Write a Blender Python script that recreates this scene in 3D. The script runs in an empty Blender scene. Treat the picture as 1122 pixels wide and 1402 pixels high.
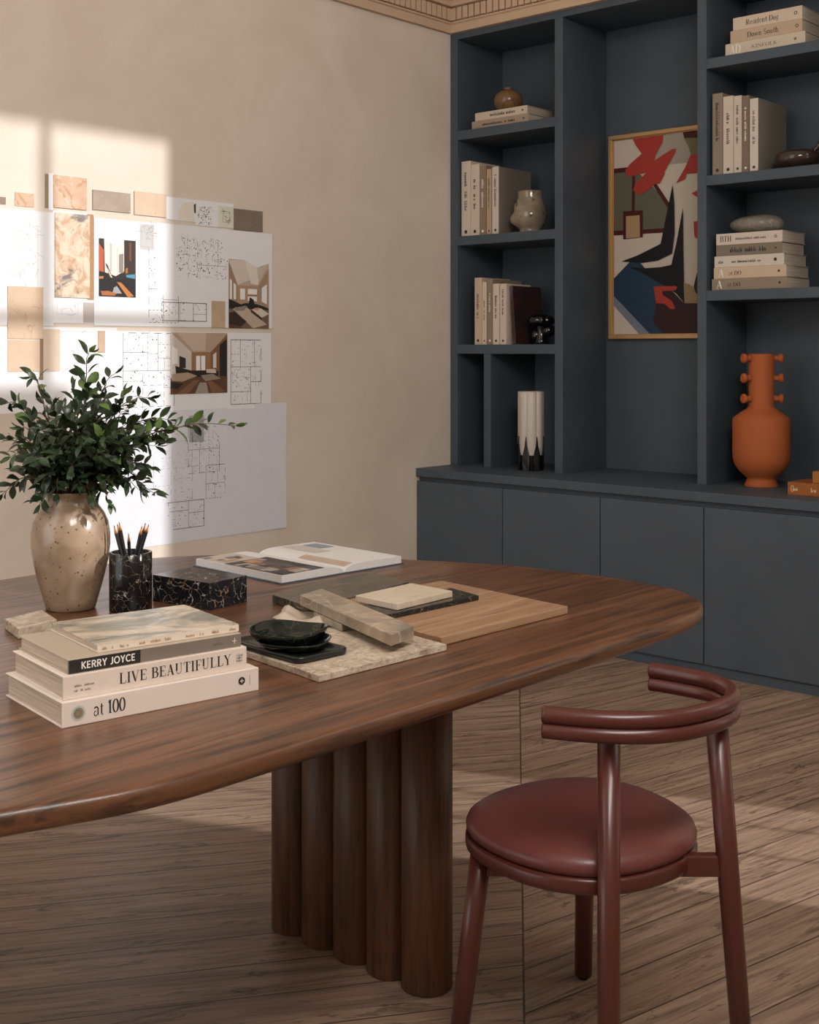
import bpy, bmesh, math, random
from mathutils import Vector, Matrix
R = random.Random(7)
scene = bpy.context.scene
COL = scene.collection
PI = math.pi

# ---------------------------------------------------------------- camera and measuring helpers
F_PX, CXP, HZ, CAM_H = 1714.94, 561.0, 480.0, 1.32
EX = (0.74425335, -0.66789741)      # world x axis in (right, forward)
EY = (0.66789741, 0.74425335)       # world y axis in (right, forward)
def ray(px, py):
    a = (px - CXP) / F_PX
    return Vector((EX[0]*a + EX[1], EY[0]*a + EY[1], (HZ - py) / F_PX))
EYE = Vector((0, 0, CAM_H))
def onx(px, py, x): r = ray(px, py); return EYE + r * (x / r.x)
def ony(px, py, y): r = ray(px, py); return EYE + r * (y / r.y)
def onz(px, py, z): r = ray(px, py); return EYE + r * ((z - CAM_H) / r.z)
def away(p, d):
    v = Vector((p.x, p.y, 0)).normalized(); return p + v * d

cam_d = bpy.data.cameras.new('camera'); cam = bpy.data.objects.new('camera', cam_d); COL.objects.link(cam)
cam.location = EYE
cam.rotation_euler = (PI/2, 0, math.atan2(-EX[1], EX[0]))
cam_d.sensor_width = 36; cam_d.sensor_fit = 'AUTO'
cam_d.lens = F_PX / 1402 * 36
cam_d.shift_y = -(701 - HZ) / 1402
cam_d.clip_start = 0.05; cam_d.clip_end = 200
scene.camera = cam

# ---------------------------------------------------------------- materials
def lin(c):
    if isinstance(c, str):
        c = [int(c[i:i+2], 16) / 255 for i in (0, 2, 4)]
    return tuple((x/12.92 if x <= .04045 else ((x+.055)/1.055)**2.4) for x in c[:3]) + (1,)
class N:
    def __init__(s, name):
        s.m = bpy.data.materials.new(name); s.m.use_nodes = True
        s.t = s.m.node_tree; s.b = s.t.nodes['Principled BSDF']
        s.tc = s.t.nodes.new('ShaderNodeTexCoord')
    def n(s, typ, inp=None, **kw):
        x = s.t.nodes.new('ShaderNode' + typ)
        for k, v in kw.items(): setattr(x, k, v)
        for k, v in (inp or {}).items():
            if hasattr(v, 'is_linked') or hasattr(v, 'links'): s.t.links.new(v, x.inputs[k])
            else: x.inputs[k].default_value = v
        return x
    def link(s, a, b): s.t.links.new(a, b)
    def mapping(s, scale=(1,1,1), rot=(0,0,0), loc=(0,0,0), coord='Object', vec=None):
        return s.n('Mapping', {'Vector': vec if vec is not None else s.tc.outputs[coord], 'Scale': scale, 'Rotation': rot, 'Location': loc}).outputs[0]
    def noise(s, vec, scale=5, detail=4, rough=.55, dist=0):
        return s.n('TexNoise', {'Vector': vec, 'Scale': scale, 'Detail': detail, 'Roughness': rough, 'Distortion': dist}).outputs['Fac']
    def ramp(s, fac, stops, interp='LINEAR'):
        r = s.n('ValToRGB', {'Fac': fac}); cr = r.color_ramp; cr.interpolation = interp
        while len(cr.elements) < len(stops): cr.elements.new(.5)
        for e, (p, c) in zip(cr.elements, stops):
            e.position = p; e.color = c if not isinstance(c, (int, float)) else (c, c, c, 1)
        return r.outputs['Color']
    def mix(s, f, a, b, mode='MIX'):
        x = s.n('Mix', data_type='RGBA', blend_type=mode)
        for sock, v in ((x.inputs[0], f), (x.inputs[6], a), (x.inputs[7], b)):
            if hasattr(v, 'links'): s.link(v, sock)
            else: sock.default_value = v
        return x.outputs[2]
    def math(s, op, a, b=0, c=0):
        x = s.n('Math', operation=op)
        for i, v in enumerate((a, b, c)):
            if hasattr(v, 'links'): s.link(v, x.inputs[i])
            else: x.inputs[i].default_value = v
        return x.outputs[0]
    def out(s, color=None, rough=.5, bump=None, bstr=.2, bdist=.01, spec=.5, coat=0, metal=0, trans=0):
        b = s.b
        if color is not None:
            if hasattr(color, 'links'): s.link(color, b.inputs['Base Color'])
            else: b.inputs['Base Color'].default_value = color
        if hasattr(rough, 'links'): s.link(rough, b.inputs['Roughness'])
        else: b.inputs['Roughness'].default_value = rough
        b.inputs['Specular IOR Level'].default_value = spec
        b.inputs['Coat Weight'].default_value = coat
        b.inputs['Coat Roughness'].default_value = .1
        b.inputs['Metallic'].default_value = metal
        b.inputs['Transmission Weight'].default_value = trans
        if bump is not None:
            s.link(s.n('Bump', {'Height': bump, 'Strength': bstr, 'Distance': bdist}).outputs[0], b.inputs['Normal'])
        return s.m
def plain(name, c, rough=.5, var=.12, scale=6, spec=.5, coat=0, metal=0, bstr=.08, bscale=60):
    k = N(name); c = lin(c); d = tuple(x*(1-var) for x in c[:3]) + (1,)
    f = k.noise(k.tc.outputs['Object'], scale, 5)
    return k.out(k.mix(f, d, tuple(min(1, x*(1+var)) for x in c[:3]) + (1,)), rough, k.noise(k.tc.outputs['Object'], bscale, 3), bstr, .002, spec, coat, metal)
_flat = {}
def flat(hexc, rough=.6):
    if hexc not in _flat:
        _flat[hexc] = plain('print_ink_' + hexc, hexc, rough, .05, 30, .3, bstr=.02)
    return _flat[hexc]
def wood(name, light, mid, dark, axis='y', fine=1.0, rough=.38, coat=0, spec=.5, contrast=1.0):
    k = N(name); s = {'x': (1.2, 22, 22), 'y': (22, 1.2, 22), 'z': (22, 22, 1.2)}[axis]
    s = tuple(v*fine for v in s)
    v = k.mapping(s)
    w = k.noise(v, 1.0, 6, .62, 1.6)
    s2 = tuple(x*4 if x > 5 else x*4 for x in s)
    g = k.noise(k.mapping(s2), 1.0, 4, .7, .4)
    big = k.noise(k.mapping(tuple(x*.22 for x in s)), 1.0, 3, .5, .8)
    base = k.ramp(w, [(.25, lin(dark)), (.5, lin(mid)), (.78, lin(light))])
    base = k.mix(k.math('MULTIPLY', big, .45), base, lin(mid))
    pores = k.ramp(g, [(.34, .0), (.50, 1.0)])
    base = k.mix(k.math('MULTIPLY', k.math('SUBTRACT', 1, pores), .75*contrast), base, lin(dark))
    return k.out(base, k.ramp(g, [(.3, rough+.12), (.7, rough)]), g, .18, .003, spec, coat)
def marble(name, base, base2, vein, scale=6, width=.035, rough=.15, vein2=None, bigmix=.6):
    k = N(name); co = k.tc.outputs['Object']
    warp = k.n('TexNoise', {'Vector': co, 'Scale': scale*.8, 'Detail': 3})
    vec = k.n('VectorMath', {0: co, 1: k.n('VectorMath', {0: warp.outputs['Color'], 1: (.09, .09, .09)}, operation='MULTIPLY').outputs[0]}, operation='ADD').outputs[0]
    vo = k.n('TexVoronoi', {'Vector': vec, 'Scale': scale*2}, feature='DISTANCE_TO_EDGE').outputs['Distance']
    m = k.noise(co, scale*2.2, 3)
    mask = k.math('MULTIPLY', k.ramp(vo, [(0, 1.0), (width, 0.0)]), k.ramp(m, [(.42, 0.0), (.6, 1.0)]))
    b = k.mix(k.ramp(k.noise(co, scale*.9, 5, .6, 1), [(.35, 0.0), (.65, bigmix)]), lin(base), lin(base2))
    vc = k.mix(k.ramp(k.noise(co, scale*3, 2), [(.45, 0.0), (.55, 1.0)]), lin(vein), lin(vein2 or vein))
    return k.out(k.mix(mask, b, vc), rough, None, spec=.5)
def speckled(name, base, base2, spot, scale=60, size=.12, rough=.35, coat=.3, big=8):
    k = N(name); co = k.tc.outputs['Object']
    vo = k.n('TexVoronoi', {'Vector': co, 'Scale': scale, 'Randomness': 1.0}).outputs['Distance']
    sel = k.ramp(k.noise(co, scale*.45, 2), [(.5, 0.0), (.56, 1.0)])
    mask = k.math('MULTIPLY', k.ramp(vo, [(size*.7, 1.0), (size, 0.0)]), sel)
    b = k.mix(k.ramp(k.noise(co, big, 5, .6, .5), [(.35, 0.0), (.68, 1.0)]), lin(base), lin(base2))
    return k.out(k.mix(mask, b, lin(spot)), rough, k.noise(co, 40, 3), .12, .003, .5, coat)

M = {}
# plaster wall with soft trowel mottling
def plaster(name, c1, c2):
    k = N(name); co = k.tc.outputs['Object']
    f = k.noise(co, 2.2, 8, .62, .6); f2 = k.noise(co, 14, 5, .6)
    c = k.mix(k.ramp(f, [(.33, 0.0), (.68, 1.0)]), lin(c1), lin(c2))
    return k.out(c, .85, k.math('ADD', f, k.math('MULTIPLY', f2, .3)), .12, .02, .25)
M['wall'] = plaster('plaster', 'cfc2b3', 'd9cec1')
M['trim'] = plain('painted_moulding', 'c3a88d', .6, .06, 5)
M['ceil'] = plain('ceiling_paint', 'ddd2c4', .8, .04, 3)
def slate(name, c1, c2, rough=.5):
    k = N(name); co = k.tc.outputs['Object']
    c = k.mix(k.ramp(k.noise(co, 3.5, 7, .65, .3), [(.3, 0.0), (.7, 1.0)]), lin(c1), lin(c2))
    return k.out(c, rough, k.noise(k.mapping((90, 90, 14)), 1, 4), .05, .002, .4)
M['slate'] = slate('slate_blue_paint', '414a53', '4a545d', .5)
M['slate2'] = slate('slate_blue_door_paint', '444d56', '4d565f', .45)
M['gap'] = plain('dark_recess_paint', '2a323c', .7, .05)
M['table'] = wood('walnut_tabletop', '8f6346', '67432c', '30201a', 'y', .62, .28, .12, contrast=1.15)
M['column'] = wood('walnut_column', '70492f', '573722', '2c1b12', 'z', 1.3, .42)
M['chairwood'] = plain('oxblood_lacquered_wood', '52261f', .33, .10, 9, .5, .15, bstr=.05)
M['leather'] = plain('burgundy_leather', '6a3a37', .38, .10, 12, .5, .1, bstr=.25, bscale=220)
M['rubber'] = plain('black_rubber', '151515', .6)
M['gold'] = plain('gilded_wood', 'bd9566', .38, .1, 12, metal=.4)
# floor: long planks, two fields that meet along one seam
def floor_mat():
    k = N('oak_plank_floor'); co = k.tc.outputs['Object']
    sep = k.n('SeparateXYZ', {0: co})
    # seam through (-2.84,3.787) and (-1.579,2.12)
    d = Vector((1.26, -1.667)).normalized(); nrm = (-d.y, d.x)
    side = k.math('SUBTRACT', k.math('ADD', k.math('MULTIPLY', sep.outputs[0], nrm[0]), k.math('MULTIPLY', sep.outputs[1], nrm[1])), -2.84*nrm[0] + 3.787*nrm[1])
    right = k.math('GREATER_THAN', side, 0)
    def field(ang, off):
        v = k.mapping((1, 1, 1), (0, 0, -ang), (off, 0, 0), vec=co)
        br = k.n('TexBrick', {'Vector': v, 'Scale': 1.0, 'Mortar Size': .0022, 'Mortar Smooth': .1, 'Brick Width': 24.0, 'Row Height': .135,
                              'Color1': (0, 0, 0, 1), 'Color2': (1, 1, 1, 1), 'Mortar': (.5, .5, .5, 1), 'Bias': 0.0}, offset=.37, offset_frequency=2)
        row = k.n('SeparateXYZ', {0: v}).outputs[1]
        rid = k.math('FLOOR', k.math('DIVIDE', row, .135))
        shift = k.n('CombineXYZ', {0: k.math('MULTIPLY', rid, 3.17), 1: k.math('MULTIPLY', rid, 1.31), 2: k.math('MULTIPLY', br.outputs['Color'], 5.0)}).outputs[0]
        vv = k.n('VectorMath', {0: v, 1: shift}, operation='ADD').outputs[0]
        g1 = k.noise(k.mapping((1.0, 17, 1), vec=vv), 1.0, 6, .62, 1.8)
        g2 = k.noise(k.mapping((4.5, 75, 1), vec=vv), 1.0, 4, .7, .6)
        kn = k.noise(k.mapping((2.2, 9, 1), vec=vv), 1.0, 4, .6, 3.2)
        return br.outputs['Fac'], g1, g2, br.outputs['Color'], kn
    A = field(math.atan2(1.67, .367), 5.0); B = field(math.atan2(3.6, 2.517), 5.0)
    sel = [k.mix(right, b, a) for a, b in zip(A, B)]
    mort, g1, g2, tone, kn = sel
    base = k.ramp(g1, [(.26, lin('65534a')), (.5, lin('9b826e')), (.75, lin('b59d88'))])
    base = k.mix(k.math('MULTIPLY', tone, .5), base, lin('8a7361'))
    dark = k.math('MULTIPLY', k.math('SUBTRACT', 1, k.ramp(g2, [(.33, 0.0), (.5, 1.0)])), .65)
    base = k.mix(dark, base, lin('54433a'))
    kk = k.ramp(kn, [(.60, 0.0), (.635, 1.0), (.65, 1.0), (.70, 0.0)])
    base = k.mix(k.math('MULTIPLY', kk, .55), base, lin('33241a'))
    seam = k.math('LESS_THAN', k.math('ABSOLUTE', side), .0022)
    line = k.math('MAXIMUM', mort, seam)
    base = k.mix(k.math('MULTIPLY', line, .8), base, lin('2a1d15'))
    h = k.math('SUBTRACT', g2, k.math('MULTIPLY', line, 1.5))
    return k.out(base, k.ramp(g2, [(.3, .55), (.7, .40)]), h, .25, .003, .4)
M['floor'] = floor_mat()

# papers, books, stone
M['paper'] = plain('white_paper', 'e4e4e6', .75, .03, 8, .2)
M['paper2'] = plain('tracing_paper', 'd6d8de', .7, .06, 14, .2)
M['cream'] = plain('cream_paper', 'e0d8c8', .75, .04, 8, .2)
M['ink'] = plain('drawing_ink', '3c3d40', .7, .05)
M['ink2'] = plain('faint_drawing_ink', '8e8884', .7, .05)
M['inkb'] = plain('faint_brown_ink', 'b5a090', .7, .05)
M['text'] = plain('black_lettering', '2b2826', .6, .02)
M['textg'] = plain('grey_lettering', '77706a', .6, .02)
M['textw'] = plain('white_lettering', 'f0eae2', .6, .02)
def pages():
    k = N('book_pages'); v = k.mapping((6, 6, 420))
    c = k.mix(k.ramp(k.noise(v, 1, 3), [(.35, 0.0), (.65, 1.0)]), lin('b5a694'), lin('d6c9b8'))
    return k.out(c, .8, k.noise(v, 1, 3), .2, .002, .2)
M['pages'] = pages()
M['pagesw'] = plain('white_page_edges', 'dcdad8', .7, .06, 80, .3)
def cover(c, rough=.55): 
    key = 'cover_' + c
    if key not in M: M[key] = plain('book_cloth_' + c, c, rough, .05, 10, .35, bstr=.1, bscale=300)
    return M[key]
# ---------------------------------------------------------------- mesh building
class MB:
    def __init__(s): s.v = []; s.f = []; s.mi = []; s.sm = []
    def add(s, verts, faces, mi=0, smooth=False):
        o = len(s.v); s.v += [Vector(v) for v in verts]
        for f in faces: s.f.append([o+i for i in f]); s.mi.append(mi); s.sm.append(smooth)
        return s
    def box(s, a, b, mi=0, bev=0, seg=2):
        x0, y0, z0 = [min(p, q) for p, q in zip(a, b)]; x1, y1, z1 = [max(p, q) for p, q in zip(a, b)]
        c = [(x0,y0,z0),(x1,y0,z0),(x1,y1,z0),(x0,y1,z0),(x0,y0,z1),(x1,y0,z1),(x1,y1,z1),(x0,y1,z1)]
        return s.hexa(c, mi, bev, seg)
    def hexa(s, c, mi=0, bev=0, seg=2):
        f = [(0,3,2,1),(4,5,6,7),(0,1,5,4),(1,2,6,5),(2,3,7,6),(3,0,4,7)]
        if not bev: return s.add(c, f, mi)
        bm = bmesh.new(); vs = [bm.verts.new(v) for v in c]
        for q in f: bm.faces.new([vs[i] for i in q])
        bmesh.ops.recalc_face_normals(bm, faces=bm.faces)
        bmesh.ops.bevel(bm, geom=list(bm.edges), offset=bev, segments=seg, affect='EDGES', profile=.5)
        bm.verts.index_update()
        s.add([v.co.copy() for v in bm.verts], [[v.index for v in q.verts] for q in bm.faces], mi)
        bm.free(); return s
    def lathe(s, prof, n=48, mi=0, smooth=True, c=(0,0,0), cap0=True, cap1=False, rfun=None):
        vs = []; fs = []
        for j, (r, z) in enumerate(prof):
            for i in range(n):
                a = 2*PI*i/n; rr = r if rfun is None else rfun(r, z, a)
                vs.append((c[0]+rr*math.cos(a), c[1]+rr*math.sin(a), c[2]+z))
        for j in range(len(prof)-1):
            for i in range(n):
                fs.append((j*n+i, j*n+(i+1)%n, (j+1)*n+(i+1)%n, (j+1)*n+i))
        s.add(vs, fs, mi, smooth); o = len(s.v) - len(vs)
        if cap0: s.f.append([o+i for i in range(n)][::-1]); s.mi.append(mi); s.sm.append(False)
        if cap1: s.f.append([o+(len(prof)-1)*n+i for i in range(n)]); s.mi.append(mi); s.sm.append(False)
        return s
    def tube(s, pts, rad, n=16, mi=0, caps=True, smooth=True, up=None):
        pts = [Vector(p) for p in pts]; m = len(pts)
        rad = rad if hasattr(rad, '__len__') else [rad]*m
        T = [(pts[min(i+1, m-1)] - pts[max(i-1, 0)]).normalized() for i in range(m)]
        u = Vector((0,0,1)) if abs(T[0].z) < .9 else Vector((1,0,0))
        if up: u = Vector(up)
        vs = []
        for i in range(m):
            u = (u - T[i]*u.dot(T[i])).normalized(); w = T[i].cross(u)
            for k in range(n):
                a = 2*PI*k/n; vs.append(pts[i] + (u*math.cos(a) + w*math.sin(a))*rad[i])
        fs = [(i*n+k, i*n+(k+1)%n, (i+1)*n+(k+1)%n, (i+1)*n+k) for i in range(m-1) for k in range(n)]
        s.add(vs, fs, mi, smooth); o = len(s.v) - len(vs)
        if caps:
            s.f.append([o+k for k in range(n)][::-1]); s.mi.append(mi); s.sm.append(False)
            s.f.append([o+(m-1)*n+k for k in range(n)]); s.mi.append(mi); s.sm.append(False)
        return s
    def grid(s, fn, nu, nv, mi=0, smooth=True, flip=False):
        vs = [fn(i/nu, j/nv) for j in range(nv+1) for i in range(nu+1)]
        w = nu+1
        fs = [(j*w+i, j*w+i+1, (j+1)*w+i+1, (j+1)*w+i) for j in range(nv) for i in range(nu)]
        if flip: fs = [q[::-1] for q in fs]
        return s.add(vs, fs, mi, smooth)
    def poly(s, pts, mi=0): return s.add(pts, [list(range(len(pts)))], mi)
    def prism(s, pts, vec, mi=0):
        n = len(pts); p = [Vector(q) for q in pts]; v = Vector(vec)
        return s.add(p + [q+v for q in p], [list(range(n))[::-1], list(range(n, 2*n))] + [(i, (i+1)%n, n+(i+1)%n, n+i) for i in range(n)], mi)
    def xf(s, mat): s.v = [mat @ v for v in s.v]; return s
    def build(s, name, mats, parent=None, world=False, fix=True):
        off = Vector((0,0,0))
        if world and parent is not None: off = -Vector(parent.location)
        me = bpy.data.meshes.new(name)
        me.from_pydata([v + off for v in s.v], [], s.f)
        if not isinstance(mats, (list, tuple)): mats = [mats]
        for m in mats: me.materials.append(m)
        me.polygons.foreach_set('material_index', s.mi); me.polygons.foreach_set('use_smooth', s.sm)
        if fix:
            bm = bmesh.new(); bm.from_mesh(me); bmesh.ops.recalc_face_normals(bm, faces=bm.faces); bm.to_mesh(me); bm.free()
        me.update()
        o = bpy.data.objects.new(name, me); COL.objects.link(o)
        if parent is not None: o.parent = parent
        return o
def box(name, a, b, mat, parent=None, bev=0, world=True):
    return MB().box(a, b, 0, bev).build(name, mat, parent, world)
def tag(o, label, cat, group=None):
    o['label'] = label; o['category'] = cat
    if group: o['group'] = group
    return o
def thing(name, label, cat, loc=(0,0,0), group=None, rot=None, rotz=0):
    o = bpy.data.objects.new(name, None); COL.objects.link(o); o.empty_display_size = .05
    o.location = loc
    if rot is not None: o.rotation_euler = rot.to_euler()
    else: o.rotation_euler = (0, 0, rotz)
    return tag(o, label, cat, group)
def struct(o): o['kind'] = 'structure'; return o
def catmull(pts, per=8, closed=False):
    pts = [Vector(p) for p in pts]; n = len(pts); out = []
    rng = range(n) if closed else range(n-1)
    for i in rng:
        g = (lambda k: pts[k % n]) if closed else (lambda k: pts[max(0, min(n-1, k))])
        p0, p1, p2, p3 = g(i-1), g(i), g(i+1), g(i+2)
        for j in range(per):
            t = j/per
            out.append(.5*((2*p1) + (p2-p0)*t + (2*p0-5*p1+4*p2-p3)*t*t + (3*p1-p0-3*p2+p3)*t**3))
    if not closed: out.append(pts[-1])
    return out

# ---------------------------------------------------------------- serif lettering, drawn stroke by stroke
def arc(cx, cy, rx, ry, a0, a1, n=12): return [(cx+rx*math.cos(math.radians(a0+(a1-a0)*i/n)), cy+ry*math.sin(math.radians(a0+(a1-a0)*i/n))) for i in range(n+1)]
TH, tn = .15, .045
def stem(x, y0=0, y1=1, s0=1, s1=1):
    r = [([(x, y0), (x, y1)], TH)]
    if s0: r.append(([(x-.15, y0+.02), (x+.15, y0+.02)], tn))
    if s1: r.append(([(x-.15, y1-.02), (x+.15, y1-.02)], tn))
    return r
def sf(x, y, w=.13): return ([(x-w, y), (x+w, y)], tn)
G = {
 'L': (.66, stem(.17) + [([(.17,.02),(.6,.02)],tn), ([(.6,.02),(.62,.25)],tn)]),
 'I': (.36, stem(.18)),
 'V': (.74, [([(.1,1),(.39,0)],TH), ([(.38,0),(.64,1)],tn), sf(.12,.98), sf(.62,.98,.11)]),
 'E': (.66, stem(.17) + [([(.17,.98),(.58,.98)],tn), ([(.58,.98),(.59,.76)],tn), ([(.17,.52),(.44,.52)],tn), ([(.44,.42),(.44,.62)],tn), ([(.17,.02),(.59,.02)],tn), ([(.59,.02),(.61,.25)],tn)]),
 'F': (.62, stem(.17) + [([(.17,.98),(.57,.98)],tn), ([(.57,.98),(.58,.76)],tn), ([(.17,.5),(.42,.5)],tn), ([(.42,.4),(.42,.6)],tn)]),
 'B': (.70, stem(.17) + [([(.17,.98),(.35,.98)]+arc(.35,.76,.2,.22,90,-90)+[(.17,.54)],None), ([(.17,.54),(.38,.54)]+arc(.38,.28,.24,.26,90,-90)+[(.17,.02)],None)]),
 'A': (.76, [([(.36,1),(.12,0)],tn), ([(.36,1),(.62,0)],TH), ([(.21,.33),(.5,.33)],tn), sf(.12,.02,.11), sf(.62,.02,.13)]),
 'U': (.78, [([(.17,1),(.17,.3)],TH), ([(.17,.3)]+arc(.39,.27,.22,.26,180,360)+[(.61,1)],tn), sf(.17,.98), sf(.61,.98,.11)]),
 'T': (.70, stem(.35,s1=0) + [([(.05,.98),(.65,.98)],tn), ([(.05,.98),(.03,.74)],tn), ([(.65,.98),(.67,.74)],tn)]),
 'Y': (.72, [([(.1,1),(.37,.45)],TH), ([(.37,.45),(.62,1)],tn), ([(.37,.45),(.37,0)],TH), sf(.12,.98), sf(.62,.98,.11), sf(.37,.02,.15)]),
 'K': (.76, stem(.17) + [([(.17,.4),(.58,.98)],tn), ([(.32,.58),(.62,0)],TH), sf(.58,.98,.11), sf(.62,.02)]),
 'N': (.80, [([(.15,0),(.15,1)],tn), ([(.15,1),(.64,0)],TH), ([(.64,0),(.64,1)],tn), sf(.15,.02,.11), sf(.12,.98,.1), sf(.64,.98,.11)]),
 'O': (.82, [(arc(.41,.5,.32,.5,0,360,28),None)]),
 'D': (.80, stem(.17) + [([(.17,.98),(.35,.98)]+arc(.35,.5,.36,.48,90,-90,16)+[(.17,.02)],None)]),
 'R': (.74, stem(.17) + [([(.17,.98),(.36,.98)]+arc(.36,.74,.22,.24,90,-90)+[(.17,.5)],None), ([(.36,.5),(.62,0)],TH)]),
 'S': (.60, [(arc(.29,.75,.19,.23,20,250)+arc(.3,.26,.21,.24,75,-160),.09)]),
 'a': (.56, [(arc(.25,.5,.17,.16,160,0)+[(.42,.1)],.11), (arc(.23,.18,.17,.18,90,360),.07), ([(.42,.1),(.5,.02)],tn)]),
 't': (.38, [([(.17,.85),(.17,.1)],.12), ([(.17,.1)]+arc(.25,.12,.09,.1,190,330,6),.06), ([(.03,.64),(.34,.64)],tn)]),
 'e': (.54, [([(.1,.36),(.45,.36)]+arc(.27,.34,.18,.31,5,310,16),.075)]),
 's': (.46, [(arc(.22,.49,.14,.15,20,250)+arc(.23,.17,.16,.15,75,-160),.075)]),
 'i': (.30, stem(.15,0,.64) + [([(.15,.84),(.15,.95)],.13)]),
 'd': (.62, [(arc(.25,.32,.19,.31,20,340,16),.075), ([(.46,1),(.46,0)],.12), sf(.42,.98,.08), sf(.5,.02,.08)]),
 'n': (.64, stem(.15,0,.64) + [(arc(.32,.42,.16,.2,170,0,10)+[(.48,0)],.1), sf(.48,.02,.12)]),
 'h': (.64, stem(.15,0,1) + [(arc(.32,.42,.16,.2,170,0,10)+[(.48,0)],.1), sf(.48,.02,.12)]),
 'u': (.64, [([(.15,.64),(.15,.2)]+arc(.31,.2,.16,.18,180,360,10),.1), ([(.48,.64),(.48,0)],.12), sf(.1,.62,.08), sf(.43,.62,.08)]),
 'o': (.58, [(arc(.29,.32,.2,.31,0,360,20),None)]),
 'g': (.54, [(arc(.25,.42,.16,.21,0,360,16),.075), (arc(.25,-.08,.19,.15,0,360,14),.06), ([(.2,.2),(.28,.08)],.06), ([(.38,.58),(.5,.64)],.06)]),
 'w': (.84, [([(.08,.64),(.26,0)],.11), ([(.26,0),(.42,.6)],tn), ([(.42,.64),(.58,0)],.11), ([(.58,0),(.74,.64)],tn), sf(.1,.62,.1), sf(.72,.62,.1)]),
 'H': (.82, stem(.17) + stem(.62) + [([(.17,.5),(.62,.5)],tn)]),
 '1': (.42, stem(.22) + [([(.24,.98),(.05,.80)],.09)]),
 '0': (.60, [(arc(.3,.5,.23,.5,0,360,26),None)]),
 '-': (.4, [([(.06,.38),(.34,.38)],.07)]),
 ' ': (.32, []),
}
def strokes(mb, pts, w, put, mi=0):
    """a ribbon along pts; w None = a broad nib, thick on verticals and thin on horizontals"""
    n = len(pts); L = []; Rr = []
    for i in range(n):
        a = pts[max(0, i-1)]; b = pts[min(n-1, i+1)]
        dx, dy = b[0]-a[0], b[1]-a[1]; l = math.hypot(dx, dy) or 1
        ww = w if w else tn + (TH-tn)*(abs(dy)/l)**1.5
        if w == TH: nx, ny = 1.0, 0.0          # upright stems and diagonals are cut level
        else: nx, ny = -dy/l, dx/l
        L.append(put(pts[i][0]+nx*ww/2, pts[i][1]+ny*ww/2)); Rr.append(put(pts[i][0]-nx*ww/2, pts[i][1]-ny*ww/2))
    mb.add(L + Rr, [(i, i+1, n+i+1, n+i) for i in range(n-1)], mi)
def text_width(t, track=.0): return sum(G[c][0] + track for c in t)
def serif(mb, t, x0, y0, h, width, put, mi=0, track=.02):
    """write t from x0 on, cap height h, squeezed to the given width"""
    k = width / text_width(t, track); x = x0
    for c in t:
        adv, st = G[c]
        for pts, w in st:
            strokes(mb, pts, w, (lambda u, v, x=x: put(x + u*k, y0 + v*h)), mi)
        x += (adv + track)*k
def tiny_text(mb, x0, x1, y, h, put, rnd, mi=0):
    """small print: short upright ticks as they read at this distance"""
    x = x0
    while x < x1:
        w = h*rnd.uniform(.25, .6)
        if rnd.random() < .82:
            hh = h*rnd.choice((.65, .65, 1))
            strokes(mb, [(x, y), (x, y+hh)], h*.16, put, mi)
            strokes(mb, [(x+w*.6, y), (x+w*.6, y+h*.65)], h*.12, put, mi)
            strokes(mb, [(x, y+h*rnd.choice((.05, .6, .33))), (x+w*.6, y+h*.5*rnd.random())], h*.1, put, mi)
        x += w + h*.12
def ring(mb, cx, cy, r, w, put, mi=0): strokes(mb, arc(cx, cy, r, r, 0, 360, 18), w, put, mi)
def disc(mb, cx, cy, r, put, mi=0): mb.poly([put(*p) for p in arc(cx, cy, r, r, 0, 360, 16)[:-1]], mi)

# ---------------------------------------------------------------- books (local axes: spine on +x, its length on y, thickness on z)
BOOK_ROT = {'table': None,
            'lying': Matrix(((0,1,0),(-1,0,0),(0,0,1))),            # spine to the room (-y)
            'upright': Matrix(((0,0,1),(-1,0,0),(0,-1,0)))}         # spine to the room, head up, front board to the right
def split_print(mb, L):
    """title, byline and publisher's mark of a spine, each a print of its own"""
    iv = sorted((min(mb.v[i].y for i in f), max(mb.v[i].y for i in f), k) for k, f in enumerate(mb.f))
    groups = []
    for a, b, k in iv:
        if groups and a - groups[-1][1] < .045*L: groups[-1][1] = max(groups[-1][1], b); groups[-1][2].append(k)
        else: groups.append([a, b, [k]])
    res = []
    for a, b, ks in groups:
        m = MB()
        for k in sorted(ks): m.add([mb.v[i] for i in mb.f[k]], [list(range(len(mb.f[k])))], mb.mi[k])
        res.append(('spine_lettering' if b - a > .09*L else 'spine_emblem', m))
    return res
def make_book(name, label, loc, W, L, T, mat, pose='lying', rotz=0, group=None, letter=None, cat='book', board=.0022, lettermats=None, topmat=None, spinemat=None, pagemat=None):
    t = thing(name, label, cat, loc, group, BOOK_ROT[pose] if pose != 'table' else None, rotz)
    y0, y1 = (0, L) if pose != 'upright' else (-L, 0)
    z0 = 0; b = board
    c = MB()
    c.box((-W, y0, z0), (0, y1, z0+b), 0, .0006, 1).box((-W, y0, z0+T-b), (0, y1, z0+T), 1 if topmat else 0, .0006, 1)
    c.box((-b, y0, z0+b*.5), (0.0003, y1, z0+T-b*.5), 2 if spinemat else 0)
    cv = c.build('cover', [mat, topmat or mat, spinemat or mat], t)
    i = .004
    MB().box((-W+i, y0+i, z0+b), (-b, y1-i, z0+T-b)).build('page_block', pagemat or M['pages'], t)
    if letter:
        mb = MB(); letter(mb, lambda u, v: (0.0009, y0 + u, z0 + v), L, T)
        for nm, part in split_print(mb, L): part.build(nm, lettermats or M['text'], t, fix=False)
    return t
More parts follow.
